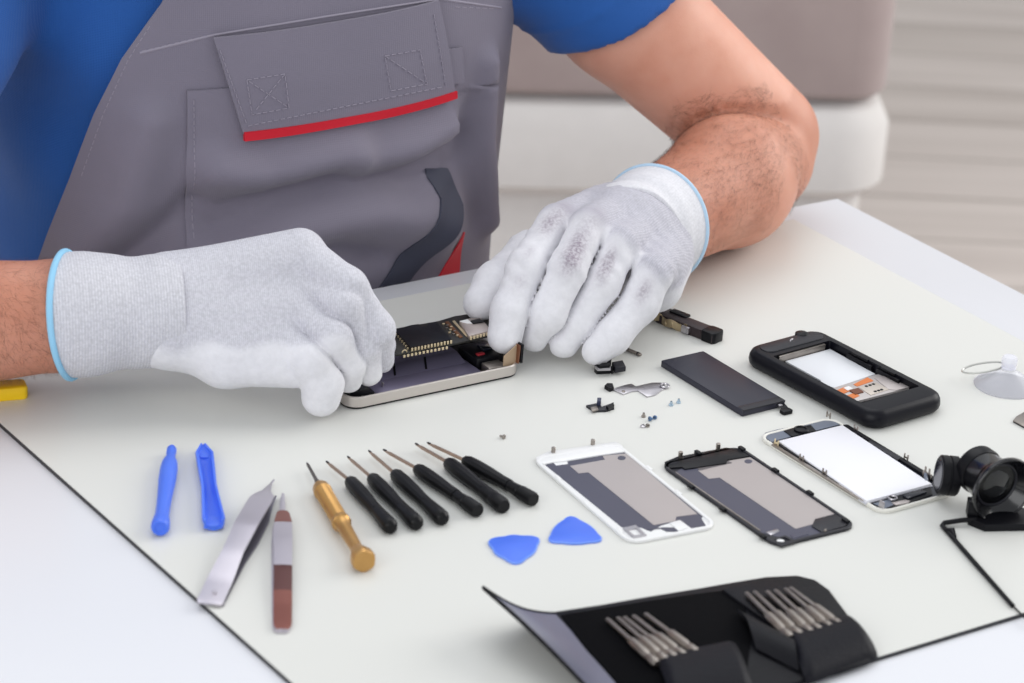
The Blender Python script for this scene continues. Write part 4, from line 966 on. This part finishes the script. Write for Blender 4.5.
plate('housing', ps.loc(C8([(362, 392), (375, 405), (440, 402), (444, 372), (432, 364), (366, 370)]), 1), 0, 6.2, m_black, t, .5)
plate('bracket', ps.loc(C8([(364, 386), (378, 398), (442, 396), (442, 384), (380, 384)]), 3), 3.4, 5.2, m_steel, t, .2)
plate('lens_block', ps.loc(C8([(380, 372), (400, 360), (438, 358), (438, 372), (390, 378)]), 7), 6.1, 7.8, m_black, t, .4)
plate('ribbon', ps.loc(C8([(440, 398), (470, 372), (480, 376), (452, 404)]), 1.5), .6, 5.0, m_black, t, .3)
plate('connector', ps.loc(C8([(448, 362), (500, 352), (516, 384), (466, 392)]), 4), 2.2, 5.6, m_char, t, .4)
q = U(637, 388, 0); ps = Pose(q[0], q[1], 0)
t = ps.thing('shield_bracket', 'thin irregular silver shield bracket with a black end, beside the battery', 'bracket')
plate('plate', ps.loc(C8([(452, 486), (470, 476), (525, 460), (545, 458), (565, 470), (600, 462), (645, 452), (690, 452), (722, 478), (695, 486), (660, 512), (620, 520), (575, 490), (545, 494), (505, 508)]), .8), .1, .9, m_steel, t, .1)
plate('black_end', ps.loc(C8([(412, 472), (425, 460), (452, 462), (458, 480), (438, 488)]), 1.5), .1, 2.6, m_black, t, .4)
x, y = ps.loc(C8([(706, 470)]), 1)[0]; bm = BM(); tube(bm, [(x+2.6*math.cos(k*PI/8), y+2.6*math.sin(k*PI/8), 1.6) for k in range(16)], .7, 6, True); obj('end_ring', bm, m_steel, t)
x, y = ps.loc(C8([(505, 495)]), 1)[0]; bm = BM(); lathe(bm, [(0, 1.2), (.5, 1.2), (.7, .8), (.7, 0)], (x, y, .8), (0, 0, 1), 12); obj('stud', bm, m_dsteel, t)
q = U(600, 407, 0); ps = Pose(q[0], q[1], 0)
t = ps.thing('flex_connector', 'tiny black flex connector lying in front of the silver bracket', 'connector')
plate('flex', ps.loc(C8([(322, 566), (372, 556), (400, 572), (458, 552), (448, 568), (460, 578), (420, 590), (360, 592)]), .8), 0, 1.4, m_char, t, .2)
plate('connector_block', ps.loc(C8([(374, 560), (394, 558), (396, 540), (376, 540)]), 2), 1.0, 4.2, M('navy_block', (54, 58, 82), .45), t, .3)
plate('metal_foot', ps.loc(C8([(345, 574), (375, 568), (382, 584), (352, 592)]), 1.8), 1.2, 2.2, m_dsteel, t, .2)
plate('curl', ps.loc(C8([(420, 572), (452, 554), (460, 566), (432, 584)]), 2), 1.2, 3.0, m_black, t, .4)
m_sc = [m_steel, M('pale_blue_steel', (170, 190, 206), .35, .7), m_dsteel, M('blue_steel', (96, 124, 160), .4, .6)]
def screw(x, y, r, h, m, label, lay=0.0):
    q = U(x, y, 0); t = thing('screw', label, 'screw', (q[0], q[1], 0), lay, 'loose phone screws')
    if lay: 
        bm = BM(); lathe(bm, [(0, 0), (0, r), (.9, r), (.9, r*.55), (h, r*.5), (h, 0)], (0, 0, r), (1, 0, -.12), 12); obj('body', bm, m, t)
    else:
        bm = BM(); lathe(bm, [(0, 0), (0, r), (.9, r), (1.1, r*.6), (h, r*.5), (h, 0)], (0, 0, 0), (0, 0, 1), 14); obj('body', bm, m, t)
    bm = BM()
    if lay: box(bm, -.08, .1, -r*.7, r*.7, r-.2, r+.2)
    else: box(bm, -r*.25, r*.25, -r*.25, r*.25, h-.2, h+.15)
    obj('slot', bm, m_char, t)
screw(504.5, 439, 1.4, 3.2, m_sc[2], 'loose screw lying alone above the white phone back', 2.6)
screw(671, 405.5, 1.5, 2.8, m_sc[1], 'pale screw standing on its head nearest the battery, left of a pair')
screw(678.5, 403, 1.4, 2.8, m_sc[1], 'pale screw standing on its head nearest the battery, right of a pair')
screw(643.5, 417, 1.4, 2.8, m_sc[2], 'topmost screw of the small heap in front of the bracket')
screw(649, 421, 1.5, 2.2, m_sc[3], 'dark blue screw lying in the middle of the small heap', .5)
screw(654.5, 419.5, 1.3, 2.4, m_sc[3], 'blue screw at the right of the small heap', 1.2)
screw(643, 427, 1.7, 1.6, m_sc[0], 'bright square-slotted screw at the front of the small heap')
screw(648, 427.5, 1.2, 2.4, m_sc[2], 'small dull screw beside the bright one at the front of the heap', 2.0)

# ---- bit wallet
m_leath = M('black_leather', (12, 12, 17), .45, var=(60, .3, (16, 16, 22)), bump=(700, .25), spec=.2); m_suede = M('black_suede', (6, 6, 9), .85, bump=(900, .3), spec=.08)
m_lin = M('grey_satin_lining', (92, 93, 112), .3, var=(25, .3, (108, 109, 130)), spec=.7)
q = U(700, 640, 0); ps = Pose(q[0], q[1], 0)
t = ps.thing('bit_wallet', 'open black leather bit wallet with one flap raised, at the front edge', 'tool wallet')
base = [(553, 614), (600, 607), (640, 600), (695, 591), (735, 584), (766, 579), (797, 577.5), (815, 582), (829, 592), (850, 620), (872, 645), (876, 654), (868, 663), (838, 673), (790, 686), (700, 709), (620, 722), (600, 700)]
plate('cover', ps.loc(base, 1), 0, 2.6, m_leath, t, .8)
plate('lining', inset(ps.loc([(560, 615), (640, 602), (695, 594), (742, 588), (752, 640), (745, 694), (700, 706), (630, 716)], 2.8), .5), 2.4, 3.2, m_suede, t, .2)
plate('right_board', ps.loc([(722, 590), (735, 585.5), (766, 580), (797, 578.5), (814, 583), (828, 593), (850, 620), (790, 642), (770, 624)], 4), 2.4, 4.6, m_leath, t, .8)
# rolled pockets
def pocket_roll(name, a, b, c, d, hgt, mat):
    A, Bq, Cq, D = [np.array(U(x, y, 2.5)) for x, y in (a, b, c, d)]     # back-left, back-right, front-right, front-left
    def fn(u, v):
        p = (A*(1-u)+Bq*u)*(1-v) + (D*(1-u)+Cq*u)*v
        e = 1 - max(0, abs(2*u-1)-.86)/.14*.35
        z = hgt*e*(math.sin(PI*min(1, max(0, .18+.82*v)))**.5); return (p[0]-ps.x, p[1]-ps.y, max(.4, z if v < 1 else .4))
    bm = BM(); grid(bm, fn, 26, 18, 1.2); return obj(name, bm, mat, t)
m_navy = M('navy_leather', (8, 8, 18), .48, spec=.18, bump=(600, .3))
pocket_roll('bit_pocket', (657, 664), (734, 648), (752, 690), (676, 712), 8.5, m_navy)
pocket_roll('bit_pocket', (787, 641), (850, 622), (877, 655), (806, 682), 9.0, m_navy)
# loose tab standing up beside the right pocket
A = [np.array(U(*p)) for p in ((737, 612, 4), (790, 640, 6), (800, 672, 3), (757, 650, 3))]
bm = BM(); grid(bm, lambda u, v: ((A[0]*(1-u)+A[1]*u)*(1-v) + (A[3]*(1-u)+A[2]*u)*v + np.array([-ps.x, -ps.y, 4.5*math.sin(PI*v)])), 14, 10, 1.4); obj('fold_tab', bm, m_leath, t)
P0, P1 = np.array(U(556, 613.5, 2.4)), np.array(U(655, 716, 2.4)); O0, O1 = np.array(U(483, 587, 27)), np.array(U(586, 686, 13))
def flapfn(u, v):
    h = P0*(1-v) + P1*v; o = O0*(1-v) + O1*v
    p = h*(1-u) + o*u; p[2] = h[2]*(1-u)+o[2]*u - 4.2*math.sin(PI*u)*(1-.3*v) + 1.6*math.sin(PI*v)*u; return (p[0]-ps.x, p[1]-ps.y, max(p[2], 1.3))
bm = BM(); grid(bm, lambda u, v: flapfn(v, u), 30, 20, -.5); fo = obj('raised_flap', bm, m_lin, t); fo['label'] = 'raised flap with shiny grey lining'
bm = BM(); grid(bm, lambda u, v: tuple(np.array(flapfn(v, u))-np.array([0, 0, .6])), 30, 20, -.9); obj('flap_cover', bm, m_leath, fo)
bm = BM(); tube(bm, [flapfn(1, k/24) for k in range(25)], .9, 8); obj('flap_edge', bm, m_leath, fo)
bm = BM(); tube(bm, [flapfn(k/24, 0) for k in range(25)], .8, 8); obj('flap_edge', bm, m_leath, fo)
ORD = ['first', 'second', 'third', 'fourth', 'fifth', 'sixth']
def bits(tops, bots, where, grp, z0, z1):
    for k, (a, b) in enumerate(zip(tops, bots)):
        A, Bq = np.array(U(a[0], a[1], z0)), np.array(U(b[0], b[1], z1)); d = Bq-A; L_ = np.linalg.norm(d); ps_ = Pose(A[0], A[1], math.atan2(d[1], d[0]))
        t = thing('screwdriver_bit', '%s steel bit from the left in the %s wallet pocket' % (ORD[k], where), 'screwdriver bit', (A[0], A[1], 0), ps_.a, grp)
        ax_ = (math.hypot(d[0], d[1]), 0, d[2])
        bm = BM(); lathe(bm, [(0, 0), (0, .9), (1, 1.35), (L_*.45, 1.45), (L_*.5, 1.9), (L_*.5, 0)], (0, 0, z0), ax_, 12); obj('shaft', bm, m_dsteel, t)
        bm = BM(); lathe(bm, [(L_*.48, 0), (L_*.48, 1.9), (L_*.52, 2.5), (L_*.8, 2.5), (L_*.82, 2.1), (L_*.85, 2.1), (L_*.87, 2.5), (L_-1, 2.5), (L_, 1.9), (L_, 0)], (0, 0, z0), ax_, 6); obj('hex_shank', bm, m_dsteel, t)
bits([(607, 619), (617.5, 618), (624, 617.5), (633, 616), (645, 614)], [(657, 664), (667, 661.5), (676, 659), (685, 656.5), (697, 653)], 'left', 'bits in the left pocket', 5.2, 6.4)
bits([(746, 593), (754, 592), (766.5, 591.5), (775, 590.5), (785, 589), (790, 588)], [(791, 638), (801, 636), (812, 634), (821, 632), (832, 629.5), (842, 627)], 'right', 'bits in the right pocket', 6.6, 7.4)

# ---- loupe with clip and wire
m_gloss = M('gloss_black', (14, 14, 18), .22, coat=.3)
q = U(1003, 490, 20.5); ps = Pose(q[0], q[1], 0)
t = ps.thing('loupe', 'black clip-on eye loupe with round lens and thin wire arm, right edge', 'magnifier')
dr_ = Vector((-.45, .88, .04)).normalized()
bm = BM(); lathe(bm, [(7, 13.2), (3, 16.5), (.4, 18.6), (-.6, 19.2), (-.9, 19.8), (-.2, 20.3), (1.2, 20.2), (4, 18.4), (7, 16), (10, 14.2), (22, 13.2), (22, 11.5), (9, 12), (7, 13.2)], (0, 0, 20.6), dr_, 48); obj('barrel', bm, m_gloss, t)
bm = BM(); tube(bm, [Vector((0, 0, 20.6)) + dr_*-.7 + (basis(dr_)[0]*math.cos(k*PI/24)+basis(dr_)[1]*math.sin(k*PI/24))*19.6 for k in range(48)], .7, 8, True); obj('front_bead', bm, m_gloss, t)
bm = BM(); lathe(bm, [(21, 0), (21, 13.6), (23, 14.2), (29, 13.8), (30.5, 12.4), (31, 0)], (0, 0, 20.6), dr_, 40); obj('rear_ring', bm, m_black, t)
bm = BM(); lathe(bm, [(6.2, 0), (6.6, 7), (8, 13), (9.5, 13), (10.6, 7), (11, 0)], (0, 0, 20.6), dr_, 36); obj('lens', bm, M('lens_glass', (225, 230, 240), .03, trans=1.0, ior=1.5), t)
bm = BM(); tube(bm, [Vector((0, 0, 20.6)) + dr_*6.6 + (basis(dr_)[0]*math.cos(k*PI/24)+basis(dr_)[1]*math.sin(k*PI/24))*13.2 for k in range(48)], .8, 8, True); obj('lens_ring', bm, m_char, t)
plate('clip_base', ps.loc([(968, 520), (972, 508), (1010, 506), (1040, 514), (1040, 526), (985, 527)], 3), 0, 4.5, m_black, t, .8)
bm = BM(); x, y = ps.loc([(972, 512)], 6)[0]; box(bm, x-3, x+3, y-3, y+4, 4, 14, .8); obj('clip_lug', bm, m_black, t)
c = np.array(U(948.5, 475.5, 15)) - np.array([ps.x, ps.y, 0])
bm = BM(); lathe(bm, [(-6, 0), (-6, 10.6), (-5.2, 11.6), (-1.6, 11.8), (-1.2, 11.2), (-.4, 11.2), (0, 11.8), (4.4, 11.8), (5.4, 11), (6, 9), (6, 0)], tuple(c), (1, .1, -.08), 40); obj('spare_lens_ring', bm, m_black, t)
bm = BM(); lathe(bm, [(-6.4, 0), (-6.3, 8.6), (-5.9, 9), (-5.9, 0)], tuple(c), (1, .1, -.08), 30); obj('spare_lens', bm, m_glassdark, t)
bm = BM(); tube(bm, [c+np.array([5, 0, 0]), c+np.array([9, 1, .5]), c+np.array([13, 2, 1]), np.array([-14, 4, 19])], [3.4, 2.6, 3.2, 3.6], 12); obj('hinge_arm', bm, m_black, t)
bm = BM(); x, y, z = c+np.array([9.5, 1, .5]); box(bm, x-2, x+2, y-4, y+3, z-4.2, z+4, .6); obj('hinge_block', bm, m_black, t)
wp = [(976, 519, 4), (960, 520.5, 3.5), (944, 523, 2.2), (942, 525.5, 1.6), (947, 531, 1.4), (975, 563, 1.4), (1013, 606, 1.4)]
bm = BM(); tube(bm, [np.array(U(*p))-np.array([ps.x, ps.y, 0]) for p in wp], [1.5, 1.5, 1.5, 1.4, 1.4, 1.4, 1.3], 10); obj('wire_arm', bm, m_black, t)
bm = BM(); tube(bm, [np.array(U(*p))-np.array([ps.x, ps.y, 0]) for p in ((1012, 605, 1.2), (1018, 611, .8), (1030, 623, .6))], .55, 8); obj('wire_end', bm, m_black, t)
bm = BM(); tube(bm, [np.array(U(*p))-np.array([ps.x, ps.y, 0]) for p in ((945, 530, 2), (952, 531, 2.4), (955, 537, 1.8))], [1, 2.2, 1], 10); obj('wire_lug', bm, m_black, t)

# ---- suction cup, metal pick, yellow tool
q = U(1006, 386, 0); ps = Pose(q[0], q[1], 0)
t = ps.thing('suction_cup', 'clear plastic suction cup with small knob and pull ring, right edge', 'suction cup')
m_clear = M('clear_vinyl', (244, 244, 255), .12); m_clear.node_tree.nodes['Principled BSDF'].inputs['Alpha'].default_value = .42
bm = BM(); lathe(bm, [(0, 20.5), (.8, 20.8), (3, 18.5), (7, 12), (10, 7), (11.5, 4.6), (14, 4.2), (15, 5.0), (19, 5.2), (20.5, 4.2), (21, 0)], (0, 0, 0), (0, 0, 1), 40); obj('cup', bm, m_clear, t)
bm = BM(); lathe(bm, [(12.4, 4.5), (13, 4.9), (13.6, 4.5)], (0, 0, 0), (0, 0, 1), 24); obj('collar', bm, m_clear, t)
bm = BM(); c0 = np.array([-15., 6., 9.]); tube(bm, [c0+np.array([13*math.cos(k*PI/12), 7*math.sin(k*PI/12), 3.4*math.cos(k*PI/12)]) for k in range(24)], .7, 8, True); obj('pull_ring', bm, M('pale_ring', (206, 206, 200), .3, .6), t)
q = U(1030, 420, 0); ps = Pose(q[0], q[1], 0)
t = ps.thing('metal_pick', 'grey metal opening pick cut off by the right edge', 'pick')
mp_ = ps.loc([(1013, 421), (1016, 417), (1032, 408), (1052, 412), (1050, 430), (1026, 428)], 1)
plate('blade', mp_, .9, 1.5, m_dsteel, t, .2); plate('backing', inset(mp_, .2), 0, .95, m_char, t)
q = U(0, 391, 3); ps = Pose(q[0]-18, q[1]-10, math.radians(21))
t = ps.thing('yellow_tool', 'yellow plastic tool handle under the right forearm, left edge', 'tool handle')
bm = BM(); prism(bm, rrect(-48, 36, -6, 8, 3.5, 5), 0, 8.4, 1.8, bot=.6); obj('handle', bm, M('yellow_plastic', (255, 212, 24), .4), t)
bm = BM(); prism(bm, rrect(-44, 16.5, -6.6, -5.4, .4, 2), 2, 5.6, .3); obj('grip_inlay', bm, M('amber_plastic', (206, 150, 10), .5), t)
# ================================================================== LIGHT AND CAMERA
w = bpy.data.worlds.new('daylight'); bpy.context.scene.world = w; w.use_nodes = True
bg = w.node_tree.nodes['Background']; bg.inputs['Color'].default_value = (.93, .96, 1, 1); bg.inputs['Strength'].default_value = .60
def area(name, loc, aim, sx, sy, e, col):
    l = bpy.data.lights.new(name, 'AREA'); l.shape = 'RECTANGLE'; l.size = sx; l.size_y = sy; l.energy = e; l.color = col
    o = bpy.data.objects.new(name, l); C.objects.link(o); o.location = loc
    o.rotation_euler = (Vector(aim)-Vector(loc)).to_track_quat('-Z', 'Y').to_euler(); return o
area('window_light', (2.6, 3.2, 2.3), (0, 1.8, .75), 2.4, 2.0, 50, (1, .98, .95))
area('ceiling_light', (-.2, 2.7, 2.9), (0, 1.75, .75), 1.8, 1.8, 15, (.97, .98, 1))
area('front_fill_light', (-1.3, -1.2, 2.1), (-.05, 1.75, .8), 2.6, 2.0, 34, (.98, .99, 1))  # added fill lamp, not a window; brightens the gloves from the front
cd = bpy.data.cameras.new('camera'); cam = bpy.data.objects.new('camera', cd); C.objects.link(cam)
cd.sensor_width = 36; cd.lens = F/1024*36; cd.clip_start = .05; cd.clip_end = 60
m = Matrix(((CR[0], CU[0], -CF[0], 0), (CR[1], CU[1], -CF[1], 0), (CR[2], CU[2], -CF[2], TZ+CH/1000), (0, 0, 0, 1))); cam.matrix_world = m
cd.dof.use_dof = True; cd.dof.focus_distance = 1.885; cd.dof.aperture_fstop = 9.5
sc = bpy.context.scene; sc.camera = cam
sc.view_settings.view_transform = 'Standard'; sc.view_settings.look = 'None'; sc.view_settings.exposure = .24; sc.view_settings.gamma = 1; sc.view_settings.use_curve_mapping = False
